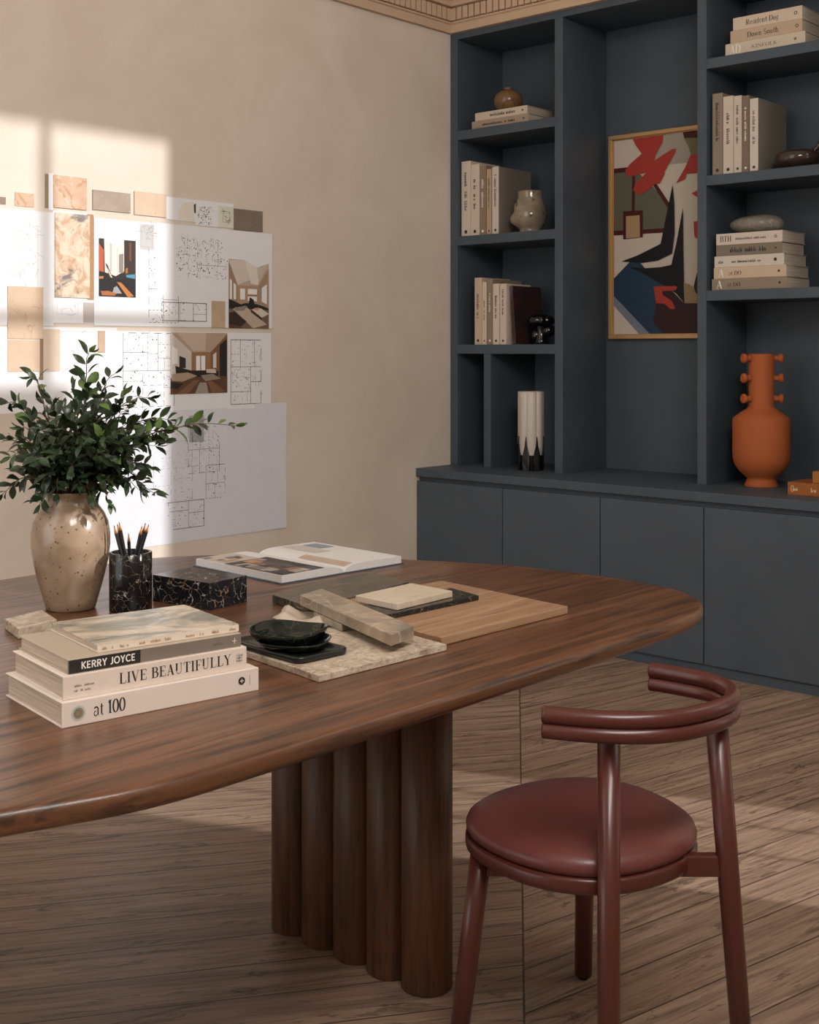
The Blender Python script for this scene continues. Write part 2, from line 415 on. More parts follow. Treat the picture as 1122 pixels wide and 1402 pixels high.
# ---------------------------------------------------------------- the room
XL, YB, XR, YFRONT, CEIL = -4.07, 5.24, .5, -1.6, 4.7
YF, YD, ZC, ZTOP = 4.843, 4.58, .745, 2.914
struct(MB().box((XL-.12, YFRONT, -.1), (XR+.12, YB+.12, 0)).build('floor', M['floor']))
struct(MB().box((XL-.12, YFRONT, 0), (XL, YB+.12, CEIL)).build('wall_left', M['wall']))
struct(MB().box((XL, YB, 0), (XR+.12, YB+.12, CEIL)).build('wall_back', M['wall']))
struct(MB().box((XL-.12, YFRONT, CEIL), (XR+.12, YB+.12, CEIL+.1)).build('ceiling', M['ceil']))
struct(MB().box((XL, YFRONT, 0), (XL+.018, YD+.02, .11), 0, .003).build('baseboard_left', M['trim']))
# unseen right wall; window openings shaped so the sun patches land in place (y0, y1, z0, z1)
SUN_SLOPE, SUN_DROP = .42, .50
def wy(y, x=XL): return y + SUN_SLOPE*(XR - x)      # where a sun ray that lands at (x, y, z) enters
def wz(z, x=XL): return z + SUN_DROP*(XR - x)
openings = [(3.9, wy(3.133), wz(1.19), wz(2.21)), (wy(2.63), wy(3.133), wz(.46), wz(1.19)), (wy(1.50, -2.37), wy(1.76, -2.37), wz(.82, -2.37), wz(1.02, -2.37)), (3.60, 4.34, .60, 1.95)]
ys = sorted({YFRONT, YB} | {v for o in openings for v in o[:2]}); zs = sorted({0, CEIL} | {v for o in openings for v in o[2:]})
mb = MB()
for i in range(len(ys)-1):
    for j in range(len(zs)-1):
        cy, cz = (ys[i]+ys[i+1])/2, (zs[j]+zs[j+1])/2
        if not any(a < cy < b and c < cz < d for a, b, c, d in openings):
            mb.box((XR, ys[i], zs[j]), (XR+.12, ys[i+1], zs[j+1]))
struct(mb.build('wall_right', M['wall']))
struct(MB().box((-1.9, YFRONT-.12, 0), (XR+.12, YFRONT, CEIL)).build('wall_front_blocker', M['wall']))  # unseen part wall, added to narrow the daylight from behind the camera
def bars(n, lst):
    m = MB()
    for a, b in lst: m.box(a, b)
    struct(m.build('window_%d' % n, M['trim']))
bars(1, [((XR+.03, wy(2.549)-.017, wz(1.19)), (XR+.06, wy(2.549)+.017, wz(2.21))), ((XR+.03, 3.9, wz(1.46)-.018), (XR+.06, wy(3.133), wz(1.46)+.018))])
bars(2, [((XR+.03, 3.90, .60), (XR+.045, 3.912, 1.95)), ((XR+.03, 4.12, .60), (XR+.045, 4.132, 1.95))])

# cornice: one moulding along each wall, dentils cut into it
ZB = ZTOP
CPROF = [(0, ZB), (.022, ZB), (.022, ZB+.04), (.030, ZB+.045), (.030, ZB+.052), (.016, ZB+.056), (.016, ZB+.122), (.046, ZB+.126), (.050, ZB+.150), (.066, ZB+.158), (.074, ZB+.19), (.10, ZB+.22), (.105, ZB+.29), (0, ZB+.29)]
def cornice(name, along, fixed, t0, t1, sgn, mitre):
    """along 'y' = on the left wall (offsets +x); 'x' = over the shelves (offsets -y)"""
    m = MB(); vs = []; n = len(CPROF)
    for e, t in enumerate((t0, t1)):
        for d, z in CPROF:
            tt = t - d*mitre if e == 1 else t
            vs.append((fixed + d, tt, z) if along == 'y' else (tt, fixed - d, z))
    if along == 'x':
        vs = [(t0 + d*mitre, fixed - d, z) for d, z in CPROF] + [(t1, fixed - d, z) for d, z in CPROF]
    m.add(vs, [(i, (i+1) % n, n+(i+1) % n, n+i) for i in range(n)] + [list(range(n)), list(range(n, 2*n))])
    p = .0385; k = 0
    lo, hi = (t0, t1 - .03) if along == 'y' else (t0 + .03, t1)
    a = hi if along == 'y' else lo
    while True:
        b0, b1 = (a - p + .0085, a) if along == 'y' else (a, a + p - .0085)
        if b0 < lo or b1 > hi or k > 90: break
        if along == 'y': m.box((fixed+.012, b0, ZB+.058), (fixed+.034, b1, ZB+.120), 0, .002, 1)
        else: m.box((b0, fixed-.034, ZB+.058), (b1, fixed-.012, ZB+.120), 0, .002, 1)
        a += -p if along == 'y' else p; k += 1
    struct(m.build(name, M['trim']))
cornice('trim_1', 'y', XL, 1.6, YF, 1, 1)
cornice('trim_2', 'x', YF, XL, -1.90, 1, 1)

# ---------------------------------------------------------------- shelving and base cabinets
XE = -1.955
su = thing('shelving_unit', 'tall slate-blue built-in shelving unit standing on the base cabinets', 'shelving', (XL, YF, ZC))
S = M['slate']; bv = .0015
box('back_panel', (XL, YB-.025, ZC), (XE, YB-.001, ZTOP), S, su)
box('side_panel', (XL+.001, YF, ZC), (-4.023, YB-.025, ZTOP-.001), S, su, bv)
box('divider', (-3.428, YF, ZC), (-3.382, YB-.025, ZTOP-.032), S, su, bv)
box('divider', (-2.680, YF, ZC), (-2.637, YB-.025, ZTOP-.032), S, su, bv)
box('side_panel', (-2.0, YF, ZC), (XE, YB-.025, ZTOP-.001), S, su, bv)
box('top_panel', (-4.023, YF, ZTOP-.032), (-2.0, YB-.025, ZTOP-.001), S, su, bv)
for z in (2.422, 1.893, 1.350): box('shelf', (-4.023, YF+.002, z-.046), (-3.428, YB-.025, z), S, su, bv)
for z in (2.570, 2.070, 1.577): box('shelf', (-2.637, YF+.002, z-.044), (-2.0, YB-.025, z), S, su, bv)
box('compartment_divider', (-3.857, YF+.004, ZC), (-3.814, YB-.025, 1.304), S, su, bv)
ct = box('worktop', (XL+.001, YD, .706), (XE, YB-.001, ZC), S, None, .002)
tag(ct, 'long slate-blue worktop running under the shelving, over four cabinets', 'worktop')
D = M['slate2']
xs = [XL+.001, -3.540, -3.007, -2.509, XE]
cl = ['slate-blue cabinet with flat door in the corner, beside the plaster wall', 'slate-blue cabinet with flat door below the white fluted vase',
      'slate-blue cabinet with flat door below the framed abstract picture', 'slate-blue cabinet with flat door below the terracotta vase, behind the chair']
for i in range(4):
    a, b = xs[i], xs[i+1]
    t = thing('base_cabinet', cl[i], 'cabinet', ((a+b)/2, YD+.3, .0), 'base cabinets')
    MB().box((a, YD+.030, .045), (b, YB-.002, .705)).build('carcass', M['gap'] if 0 else S, t, True)
    e = .0022
    MB().box((a+e, YD+.006, .045), (b-e, YD+.028, .684), 0, .0015).build('door', D, t, True)
pl = box('plinth', (XL+.001, YD+.02, 0), (XE, YB-.01, .044), S, None)
tag(pl, 'low slate-blue plinth on the floor along the foot of the cabinets', 'plinth')

# ---------------------------------------------------------------- table
TZ = .75
tb = thing('dining_table', 'large rounded walnut table on a fluted column pedestal', 'table', (-2.0, 1.5, 0))
out = [(-1.338,1.2),(-1.338,1.7),(-1.337,2.15),(-1.352,2.42),(-1.40,2.555),(-1.50,2.645),(-1.62,2.68),(-1.80,2.688),(-2.05,2.655),(-2.30,2.545),(-2.50,2.43),(-2.70,2.29),(-2.82,2.13),(-2.852,1.95),(-2.845,1.6),(-2.84,1.1),(-2.80,.62),(-2.62,.34),(-2.30,.24),(-1.98,.25),(-1.70,.37),(-1.50,.58),(-1.40,.84),(-1.35,1.0)]
ol = catmull([(x, y, 0) for x, y in out], 8, True); n = len(ol)
nr = []
for i in range(n):
    d = (ol[(i+1) % n] - ol[i-1]).normalized(); nr.append(Vector((d.y, -d.x, 0)))
TT = .036; prof = [(-.30, TZ)] + [(-.012 + .012*math.sin(a), TZ - .013 + .013*math.cos(a)) for a in [PI/2*k/5 for k in range(6)]] + \
     [(-.016 + .016*math.cos(a), TZ - TT + .018 - .018*math.sin(a)) for a in [PI/2*k/5 for k in range(6)]] + [(-.30, TZ-TT)]
mb = MB(); vs = []
for k, (d, z) in enumerate(prof):
    for i in range(n): vs.append(ol[i] + nr[i]*max(d, -.04) + Vector((0, 0, z)))
q = len(prof)
mb.add(vs, [(k*n+i, k*n+(i+1) % n, (k+1)*n+(i+1) % n, (k+1)*n+i) for k in range(q-1) for i in range(n)], 0, True)
for k in (0, q-1):
    mb.f.append([k*n+i for i in range(n)]); mb.mi.append(0); mb.sm.append(False)
mb.build('tabletop', M['table'], tb, True)
for k in range(5):
    c = (-1.712 - .1005*k, 1.962, 0)
    MB().lathe([(.050, 0), (.0535, .004), (.0535, TZ-TT+.001)], 40, 0, True, c, True, True).build('column', M['column'], tb, True)

# ---------------------------------------------------------------- chair
ch = thing('armchair', 'oxblood wooden armchair with round burgundy leather seat beside the table', 'chair', (-1.29, 1.95, 0))
CW = M['chairwood']
def Pz(px, py, z): return onz(px, py, z)
ZR = .69
rail = [Pz(*p, ZR) for p in [(744,988),(785,992),(830,995),(880,996),(925,993),(965,985),(995,974),(1004,962),(996,951),(972,941),(940,934),(912,929),(891,926)]]
rp = catmull(rail, 6)
for nm, z, r in (('upper_rail', ZR+.0125, .0145), ('lower_rail', ZR-.0135, .0145)):
    MB().tube([Vector((p.x, p.y, z)) for p in rp], r, 18).build(nm, CW, ch, True)
def leg(top, bot, r0, r1, zt, glide=True):
    m = MB(); a, b = Vector(top), Vector(bot)
    L = m.tube([a, a.lerp(b, .5), b], [r0, (r0+r1)/2, r1], 20).build('leg', CW, ch, True)
    d = MB().tube([b + Vector((0,0,.0005)), Vector((b.x, b.y, 0))], .011, 14).build('foot_glide', M['rubber'], L)
    d.data.transform(Matrix.Translation(-Vector(ch.location)))
def hit(p1, z1, p2, z2): return Pz(*p1, z1), Pz(*p2, z2)
zf = .008
FR = Pz(799, 1333, zf); FL = Pz(625, 1446, zf); BR = Pz(1021, 1490, zf); BL = Pz(834, 1585, zf)
BLt = Pz(834, 995.5, ZR-.0135); BRt = Pz(981, 980, ZR-.0135)
leg(BLt, BL, .0200, .0180, 0); leg(BRt, BR, .0200, .0180, 0)
ZS = .405
FLt = Pz(660, 1163, ZS); FRt = Vector((FR.x+.02, FR.y-.02, ZS))
leg(FLt, FL, .0200, .0175, 0); leg(FRt, FR, .0205, .0185, 0)
# seat outline in plan: a rounded shape, narrower at the back
sc = Vector((-1.318, 1.952, 0))
fx = Vector((-.97, .22, 0)).normalized(); fy = Vector((-fx.y, fx.x, 0))
def seat_pt(a, k=1.0):
    c, s = math.cos(a), math.sin(a); e = .86
    u = math.copysign(abs(c)**e, c); v = math.copysign(abs(s)**e, s)
    return sc + fx*(u*.202*k) + fy*(v*(.205 + .012*u)*k)
def seat_mesh(prof, nn=72):
    m = MB(); vs = [seat_pt(2*PI*i/nn, k) + Vector((0,0,z)) for k, z in prof for i in range(nn)]; q = len(prof)
    m.add(vs, [(j*nn+i, j*nn+(i+1) % nn, (j+1)*nn+(i+1) % nn, (j+1)*nn+i) for j in range(q-1) for i in range(nn)], 0, True)
    for j in (0, q-1): m.f.append([j*nn+i for i in range(nn)]); m.mi.append(0); m.sm.append(True)
    return m
seat_mesh([(.90, .392), (.975, .393), (.995, .398), (1.0, .404), (1.0, .416), (.99, .421), (.96, .422)]).build('seat_frame', CW, ch, True)
seat_mesh([(.93, .4215), (.97, .424), (.992, .432), (.995, .440), (.975, .450), (.92, .458), (.8, .464), (.6, .468), (.4, .4695), (.2, .470), (.03, .470)]).build('seat_cushion', M['leather'], ch, True)
def apron(p, q, z0, z1, w):
    d = (q - p); d.z = 0; d.normalize(); s = Vector((-d.y, d.x, 0))*w/2
    c = [p-s, q-s, q+s, p+s]
    MB().hexa([Vector((v.x, v.y, z0)) for v in c] + [Vector((v.x, v.y, z1)) for v in c], 0, .003).build('seat_rail', CW, ch, True)
def at_z(a, b, z): return a.lerp(b, (a.z - z)/(a.z - b.z))
bl, br, fl, fr = at_z(BLt, BL, .40), at_z(BRt, BR, .40), at_z(FLt, FL, .39), at_z(FRt, FR, .39)
def cross(p, q, zp, zq, h, w):
    d = (q - p); d.z = 0; d.normalize(); s = Vector((-d.y, d.x, 0))*w/2
    c = [(p-s, zp), (q-s, zq), (q+s, zq), (p+s, zp)]
    MB().hexa([Vector((v.x, v.y, z)) for v, z in c] + [Vector((v.x, v.y, z+h)) for v, z in c], 0, .003).build('seat_rail', CW, ch, True)
cross(fl, br, .358, .392, .038, .022); cross(fr, bl, .358, .392, .038, .022)
# ---------------------------------------------------------------- vase, cup, pencils, box
M['stone_vase'] = speckled('speckled_stoneware', '87715c', 'a58f78', '5f4c3b', 95, .26, .24, .4, 14)
vb = onz(97, 839, TZ); vc = away(vb, .052); vc.z = TZ
VS = .00157*1.02
vp = [(.0505,0),(.054,.003),(.060,.025),(.0715,.065),(.081,.105),(.0855,.140),(.0855,.165),(.0815,.190),(.0725,.211),(.0615,.226),(.0555,.236),(.0535,.243),(.0550,.250),(.0600,.2555),(.0615,.2580),(.0600,.2600),(.0560,.2575),(.0505,.250),(.049,.240),(.054,.230),(.064,.215),(.075,.19),(.079,.15),(.06,.05),(.045,.012),(.004,.010)]
vase = MB().lathe(vp, 64).build('ceramic_vase', M['stone_vase'])
vase.location = vc
tag(vase, 'large speckled beige stoneware vase holding green branches on the table', 'vase')

M['cup_marble'] = marble('black_marble_gold', '0c0d0f', '14171b', 'b0926a', 24, .022, .14, 'cfc4b4')
cb = onz(179, 841, TZ); cc = away(cb, .046); cc.z = TZ
CR, CH = .0465, .128
cup = MB().lathe([(CR-.002, 0), (CR, .002), (CR, CH-.0015), (CR-.0015, CH), (CR-.005, CH), (CR-.0065, CH-.002), (CR-.0065, .008), (.003, .007)], 56).build('pencil_cup', M['cup_marble'])
cup.location = cc
tag(cup, 'black marble pencil cup with gold veins beside the speckled vase', 'cup')
M['pencil'] = plain('black_pencil_paint', '17161a', .3, .05, coat=.2)
M['pencilwood'] = plain('sharpened_wood', 'b5773f', .6, .15, 80)
M['lead'] = plain('graphite', '1b1a1a', .4, .05)
M['brass'] = plain('brass_band', 'a9803f', .3, .05, metal=.8)
ptips = [((156,719),'leftmost pencil in the black marble cup', -.6), ((160.5,717),'second pencil from the left in the black marble cup', .5), ((163,714.5),'tall pencil third from the left in the black marble cup', -.1),
         ((176,730),'short pencil standing alone in the middle of the black marble cup', .2), ((194.5,720),'third pencil from the right in the black marble cup', -.4), ((199.5,715.5),'tall pencil second from the right in the black marble cup', .6), ((204,717.5),'rightmost pencil in the black marble cup', .1)]
rgt = Vector((EX[0], EY[0], 0)); fwd = Vector((EX[1], EY[1], 0))
for k, ((px, py), lb, dd) in enumerate(ptips):
    # the tip lies near the cup's own distance; find it along the sight line
    depth = (cc.x*EX[1] + cc.y*EY[1]) + dd*.022
    r = ray(px, py); tip = EYE + r*depth
    off = tip - cc; side = off.x*rgt.x + off.y*rgt.y
    foot = cc + rgt*max(-.030, min(.030, -side*.35)) + fwd*(dd*.02) + Vector((0,0,.014))
    ax = (tip - foot); L = ax.length; ax.normalize()
    t = thing('pencil', lb, 'pencil', foot, 'black pencils in the marble cup', rot=ax.to_track_quat('Z', 'Y').to_matrix())
    MB().tube([(0,0,0), (0,0,L-.019)], .0037, 6, smooth=False).build('shaft', M['pencil'], t)
    MB().lathe([(.0037, L-.019), (.0012, L-.005)], 12, cap1=True).build('wood_tip', M['pencilwood'], t)
    MB().lathe([(.0014, L-.0055), (.0003, L)], 8, cap1=True).build('lead', M['lead'], t)

M['box_marble'] = marble('black_marble_white_veins', '15171a', '2b2e34', 'd9d4cc', 21, .045, .16, 'a8835c')
bx = onz(288, 836, TZ); bl_ = onz(209, 823, TZ); br_ = onz(343, 826, TZ)
bw = (bl_ - bx).length; bd = .118
t = thing('marble_box', 'black marble box with white veins beside the pencil cup', 'box', bx)
d1 = (bl_ - bx).normalized(); d2 = Vector((-d1.y, d1.x, 0)); d2 = d2 if d2.dot(br_-bx) > 0 else -d2
def quadbox(p, a, b, z0, z1, bev=0.001):
    q = [p, p+a, p+a+b, p+b]
    return MB().hexa([Vector((v.x, v.y, z0)) for v in q] + [Vector((v.x, v.y, z1)) for v in q], 0, bev)
quadbox(bx, d1*bw, d2*bd, TZ, TZ+.060).build('body', M['box_marble'], t, True)

# ---------------------------------------------------------------- open book
M['print_dark'] = None
ob = thing('open_book', 'open picture book lying at the back of the table', 'book', (-2.44, 2.28, TZ), rotz=math.radians(-3))
# local: spine along x at y=0; left half y<0, right half y>0; near end at x=+.17
LX = .178; HW = .205
MB().box((-LX-.004, -HW-.006, 0), (LX+.004, -.006, .003)).box((-LX-.004, .006, 0), (LX+.004, HW+.006, .003)).box((-LX-.004, -.007, 0), (LX+.004, .007, .0022)).build('cover', plain('book_case', '4d5560', .5), ob)
def page_h(s, thick):       # height of the page pile at a distance s (0..1) from the gutter
    return .004 + thick*(1 - (1-min(1, s/.30))**2)**.5*(1 - .10*max(0, s-.3)) * (1.0 if s > 0 else 0)
def pile(name, sg, thick, mat):
    m = MB(); ns = 26; vs = []; fs = []
    pf = [(s/ns) for s in range(ns+1)]
    top = [(sg*s*HW, page_h(s, thick)) for s in pf]
    for x in (-LX, LX):
        vs += [(x, y, z) for y, z in top] + [(x, y, .0031 if 1 else 0) for y, z in top]
    w = ns+1
    for i in range(ns):
        fs += [(i, i+1, 2*w+i+1, 2*w+i), (w+i, w+i+1, i+1, i), (2*w+i, 2*w+i+1, 3*w+i+1, 3*w+i), (w+i, 3*w+i, 3*w+i+1, w+i+1)]
    fs += [(ns, w+ns, 3*w+ns, 2*w+ns)]
    m.add(vs, fs, 0, False)
    return m.build(name, mat, ob)
pile('left_pages', -1, .018, M['pagesw']); pile('right_pages', 1, .018, M['pagesw'])
def sheet_patch(m, x0, x1, s0, s1, sg, thick, mi, lift=.0006):
    m.grid(lambda u, v: (x0+(x1-x0)*u, sg*(s0+(s1-s0)*v)*HW, page_h(s0+(s1-s0)*v, thick)+lift), 1, 10, mi)
m = MB(); rr = random.Random(5)
cols = ['3a302a','5b4a3e','8c6a4c','b98a60','2a2a2d','77706a','a3988c','c8b9a8','4a4f58']
sheet_patch(m, -.06, .174, .30, .985, -1, .018, 0); sheet_patch(m, -.172, -.065, .42, .97, -1, .018, 7)
for k in range(46):
    a = rr.uniform(-.058, .15); b = rr.uniform(.31, .88)
    sheet_patch(m, a, min(.172, a+rr.uniform(.02, .07)), b, min(.975, b+rr.uniform(.06, .22)), -1, .018, rr.randrange(9), .0007+k*.00001)
for k in range(9):
    a = rr.uniform(-.168, -.09); b = rr.uniform(.44, .85)
    sheet_patch(m, a, a+rr.uniform(.012, .03), b, min(.96, b+rr.uniform(.05, .15)), -1, .018, rr.choice((3, 5, 6, 8)), .0008+k*.00001)
m.build('left_page_pictures', [flat(c, .35) for c in cols], ob, fix=False)
m = MB()
sheet_patch(m, -.165, -.02, .35, .62, 1, .018, 0); sheet_patch(m, -.15, -.07, .66, .92, 1, .018, 1); sheet_patch(m, -.02, .165, .06, .2, 1, .018, 2)
m.build('right_page_pictures', [flat('c9c2ba', .4), flat('8e98a6', .4), flat('bba795', .4)], ob, fix=False)

# ---------------------------------------------------------------- stack of four books on the table
def corner_book(name, label, z, fl, fr, bl, T, **kw):
    """front-left / front-right bottom corners and back-left top corner of the photo"""
    A, B, C = onz(*fl, z), onz(*fr, z), onz(*bl, z+T)
    d = B - A; L = d.length; d.normalize(); nrm = Vector((d.y, -d.x, 0))
    W = abs((C - A).dot(nrm))
    return make_book(name, label, (A.x, A.y, z), W, L, T, pose='table', rotz=math.atan2(-d.x, d.y), **kw)
def l_100(mb, put, L, T):
    serif(mb, 'at 100', .145*L, T*.27, T*.52, .155*L, put)
    disc(mb, .905*L, T*.55, T*.17, put, 0); strokes(mb, [(.905*L-.0035, T*.55), (.905*L+.0035, T*.55)], .0016, lambda u, v: tuple(Vector(put(u, v)) + Vector((.0004,0,0))), 1)
    strokes(mb, [(.905*L, T*.55-.0035), (.905*L, T*.55+.0035)], .0016, lambda u, v: tuple(Vector(put(u, v)) + Vector((.0004,0,0))), 1)
    strokes(mb, [(.95*L, T*.3), (.95*L, T*.75)], .0008, put, 2)
    disc(mb, .075*L, T*.5, T*.30, put, 3)
    P2 = lambda u, v: tuple(Vector(put(u, v)) + Vector((.0003,0,0)))
    disc(mb, .075*L, T*.5, T*.22, P2, 4); ring(mb, .072*L, T*.5, T*.12, T*.04, lambda u, v: tuple(Vector(put(u, v)) + Vector((.0006,0,0))), 2)
def l_live(mb, put, L, T):
    serif(mb, 'LIVE BEAUTIFULLY', .285*L, T*.31, T*.46, .625*L, put, 0, .06)
    rn = random.Random(3)
    tiny_text(mb, .055*L, .155*L, T*.50, T*.10, put, rn, 1); tiny_text(mb, .055*L, .135*L, T*.30, T*.10, put, rn, 1)
    for y in (.38, .5, .62): tiny_text(mb, .94*L, .975*L, T*y, T*.10, put, rn, 1)
    strokes(mb, [(.957*L, T*.33), (.957*L, T*.75)], .0008, put, 1)
def l_kj(mb, put, L, T):
    # dark printed panel, bold plain capitals and a small cross
    mb.poly([put(.0008, T*.05), put(.395*L, T*.05), put(.395*L, T*.95), put(.0008, T*.95)], 1)
    put2 = lambda u, v: tuple(Vector(put(u, v)) + Vector((.0005, 0, 0)))
    S = {'K': (.66, [[(.1,0),(.1,1)], [(.14,.42),(.56,1)], [(.24,.52),(.58,0)]]), 'E': (.58, [[(.1,0),(.1,1)], [(.1,.92),(.5,.92)], [(.1,.5),(.45,.5)], [(.1,.08),(.5,.08)]]),
         'R': (.66, [[(.1,0),(.1,1)], [(.1,.92),(.3,.92)]+arc(.32,.71,.2,.21,90,-90,8)+[(.1,.5)], [(.3,.48),(.56,0)]]), 'Y': (.64, [[(.06,1),(.32,.45)], [(.58,1),(.32,.45)], [(.32,.5),(.32,0)]]),
         'J': (.44, [[(.32,1),(.32,.3)]+arc(.17,.26,.15,.2,0,-130,8)]), 'O': (.86, [arc(.43,.5,.34,.44,0,360,22)]), 'C': (.74, [arc(.42,.5,.33,.44,45,315,18)]), ' ': (.32, [])}
    tx = 'KERRY JOYCE'; tot = sum(S[c][0]+.06 for c in tx); k = .30*L/tot; x = .068*L
    for c in tx:
        a, st = S[c]
        for pts in st: strokes(mb, pts, .17, (lambda u, v, x=x: put2(x+u*k, T*.26+v*T*.50)), 2)
        x += (a+.06)*k
    strokes(mb, [(.945*L, T*.5), (.972*L, T*.5)], .0011, put, 2); strokes(mb, [(.9585*L, T*.28), (.9585*L, T*.72)], .0011, put, 2)
    tiny_text(mb, .82*L, .88*L, T*.42, T*.12, put, random.Random(8), 3)
def l_thin(mb, put, L, T):
    rn = random.Random(9)
    for a, b in ((.03,.05),(.08,.12),(.15,.2),(.27,.32),(.35,.42),(.46,.5),(.61,.67),(.71,.74),(.8,.84),(.93,.97)): tiny_text(mb, a*L, b*L, T*.3, T*.4, put, rn, 0)
cvr = cover('e0d4ca')
z = TZ
corner_book('book', 'thick cream book at the bottom of the table stack, spine reading at 100', z, (85,998), (354,945), (13,920), .0385, mat=cvr, letter=l_100,
            lettermats=[M['text'], cover('d9cfc4'), M['textg'], flat('b9c0bc'), flat('8f876c')]); z += .0385
corner_book('book', 'cream book second from the bottom, spine reading LIVE BEAUTIFULLY', z, (86.5,960), (337.5,915), (20,890.5), .0365, mat=cover('dfd1c4'), letter=l_live, lettermats=[M['text'], M['textg']]); z += .0365
kj_top = plain('taupe_board', 'b3a491', .5, .06, 6)
corner_book('book', 'taupe book with a black spine panel and white capitals, third in the table stack', z, (93.5,924), (330,885), (28,869.5), .0225, mat=kj_top, letter=l_kj,
            spinemat=plain('taupe_spine', '7d746a', .5, .06, 20), lettermats=[M['text'], flat('2e2c2a'), M['textw'], M['textg']]); z += .0225
def marbled():
    k = N('marbled_paper'); co = k.tc.outputs['Object']
    w = k.noise(k.mapping((7, 3.2, 7)), 1, 6, .62, 2.6)
    c = k.ramp(w, [(.28, lin('6b6c66')), (.42, lin('918d80')), (.52, lin('cdbca4')), (.62, lin('ddcdb6')), (.72, lin('a98a68'))])
    return k.out(c, .28, None, spec=.5, coat=.2)
corner_book('book', 'thin book with grey-green marbled cover on top of the table stack', z, (133.7,894.5), (327,865), (59,853.5), .0135, mat=cover('e0d5c4', .4), topmat=marbled(), letter=l_thin, lettermats=flat('b08a60'))

# ---------------------------------------------------------------- material samples on the table
def slab(name, label, cat, A, B, C, ztop, T, mat, bev=.0012, group=None):
    """A front corner, B along one edge, C along the other (photo points on the top face)"""
    a, b, c = onz(*A, ztop), onz(*B, ztop), onz(*C, ztop)
    d1 = b - a; l1 = d1.length; d1.normalize(); d2 = c - a
    if d1.cross(d2).z < 0: a = a + d2; d2 = -d2
    cen = a + d1*l1/2 + d2/2
    t = quadbox(a - cen, d1*l1, d2, -T, 0, bev).build(name, mat)
    t.location = (cen.x, cen.y, ztop)
    return tag(t, label, cat, group)
def travertine():
    k = N('travertine'); co = k.tc.outputs['Object']
    f = k.noise(k.mapping((30, 30, 30)), 1, 6, .65, 1.2); g = k.noise(k.mapping((120, 60, 120)), 1, 4, .6)
    c = k.ramp(f, [(.32, lin('8d7a66')), (.45, lin('b7a692')), (.6, lin('d0c2b0')), (.75, lin('c0ae99'))])
    c = k.mix(k.ramp(g, [(.36, .6), (.46, 0.0)]), c, lin('7d6a56'))
    return k.out(c, .55, f, .3, .004, .4)
M['trav'] = travertine()
M['board'] = wood('pale_oak_board', 'b99a7c', 'a27f61', '7d5c43', 'y', .9, .5)
M['agate'] = marble('agate_stone', 'b5a088', '787268', 'c9b8a2', 9, .05, .3, bigmix=.9)
M['darkstone'] = marble('dark_green_brown_marble', '2c2b28', '5d5547', '8b7a62', 10, .04, .16, bigmix=.9)
M['blackstone'] = marble('black_slate_gold_fleck', '18191b', '222426', 'b09468', 22, .03, .25)
M['limestone'] = marble('cream_limestone', 'cbbca6', 'd9ccb8', 'b09b82', 12, .03, .45)
slab('stone_tile', 'small patterned travertine tile behind the book stack at the left', 'tile', (25.5,861), (78,848), (6.5,847), TZ+.021, .0205, M['trav'])
slab('wooden_board', 'large pale oak sample board lying flat on the right of the table', 'board', (605,873), (778,830), (432,829), TZ+.0165, .016, M['board'])
slab('stone_slab', 'pale mottled stone sample slab under the dark green tray', 'slab', (437,925), (612,882), (322,886), TZ+.0125, .012, M['trav'])
slab('marble_slab', 'dark brown-green marble slab lying behind the long stone plank', 'slab', (428,832), (560,797), (373,814), TZ+.019, .018, M['darkstone'])
slab('slate_slab', 'thin black slate slab lying on the pale oak board', 'slab', (529,842), (656,815), (492,830), TZ+.0275, .0105, M['blackstone'])
slab('stone_tile', 'cream limestone tile lying on the black slate slab', 'tile', (544,827), (620,809), (487,815), TZ+.0415, .0135, M['limestone'])
slab('stone_plank', 'long narrow agate stone plank laid across the other samples', 'plank', (536,869), (411,814.5), (567,857), TZ+.050, .0215, M['agate'])
slab('stone_tile', 'grey-brown stone tile half hidden under the long stone plank', 'tile', (468,855), (505,845), (430,838), TZ+.0275, .0140, M['agate'])

M['green_glaze'] = marble('dark_green_glaze', '121a17', '1b2621', 'a58a55', 16, .006, .08)
M['tray'] = plain('dark_green_stone', '1a201d', .22, .15, 14)
ZM = TZ+.0125
def rrect(w, h, r, n=8):
    o = []
    for cx, cy, a in ((w-r, h-r, 0), (-w+r, h-r, 90), (-w+r, -h+r, 180), (w-r, -h+r, 270)):
        o += [(cx+r*math.cos(math.radians(a+90*i/n)), cy+r*math.sin(math.radians(a+90*i/n))) for i in range(n+1)]
    return o
def plate(name, label, cat, A, B, C, z0, T, mat, r=.02):
    a, b, c = onz(*A, z0+T), onz(*B, z0+T), onz(*C, z0+T)
    d1 = (b-a); l = d1.length; d1.normalize(); d2 = Vector((-d1.y, d1.x, 0)); w = (c-a).dot(d2)
    cen = a + d1*l/2 + d2*w/2; w = abs(w)
    m = MB(); rings = []
    for ins, z in ((.006, 0), (.001, .003), (0, T-.002), (.002, T), (.008, T), (.012, T-.003), (.03, T-.004)):
        rings.append([(x, y, z) for x, y in rrect(l/2-ins, w/2-ins, max(.004, r-ins))])
    n = len(rings[0]); vs = [v for q in rings for v in q]; k = len(rings)
    m.add(vs, [(j*n+i, j*n+(i+1) % n, (j+1)*n+(i+1) % n, (j+1)*n+i) for j in range(k-1) for i in range(n)], 0, True)
    for j in (0, k-1): m.f.append([j*n+i for i in range(n)]); m.mi.append(0); m.sm.append(False)
    o = m.build(name, mat); o.location = (cen.x, cen.y, z0); o.rotation_euler = (0, 0, math.atan2(d1.y, d1.x))
    return tag(o, label, cat)
plate('tray', 'flat dark green stone tray on the pale mottled slab', 'tray', (409,902), (481,886), (322,873), ZM, .0125, M['tray'])
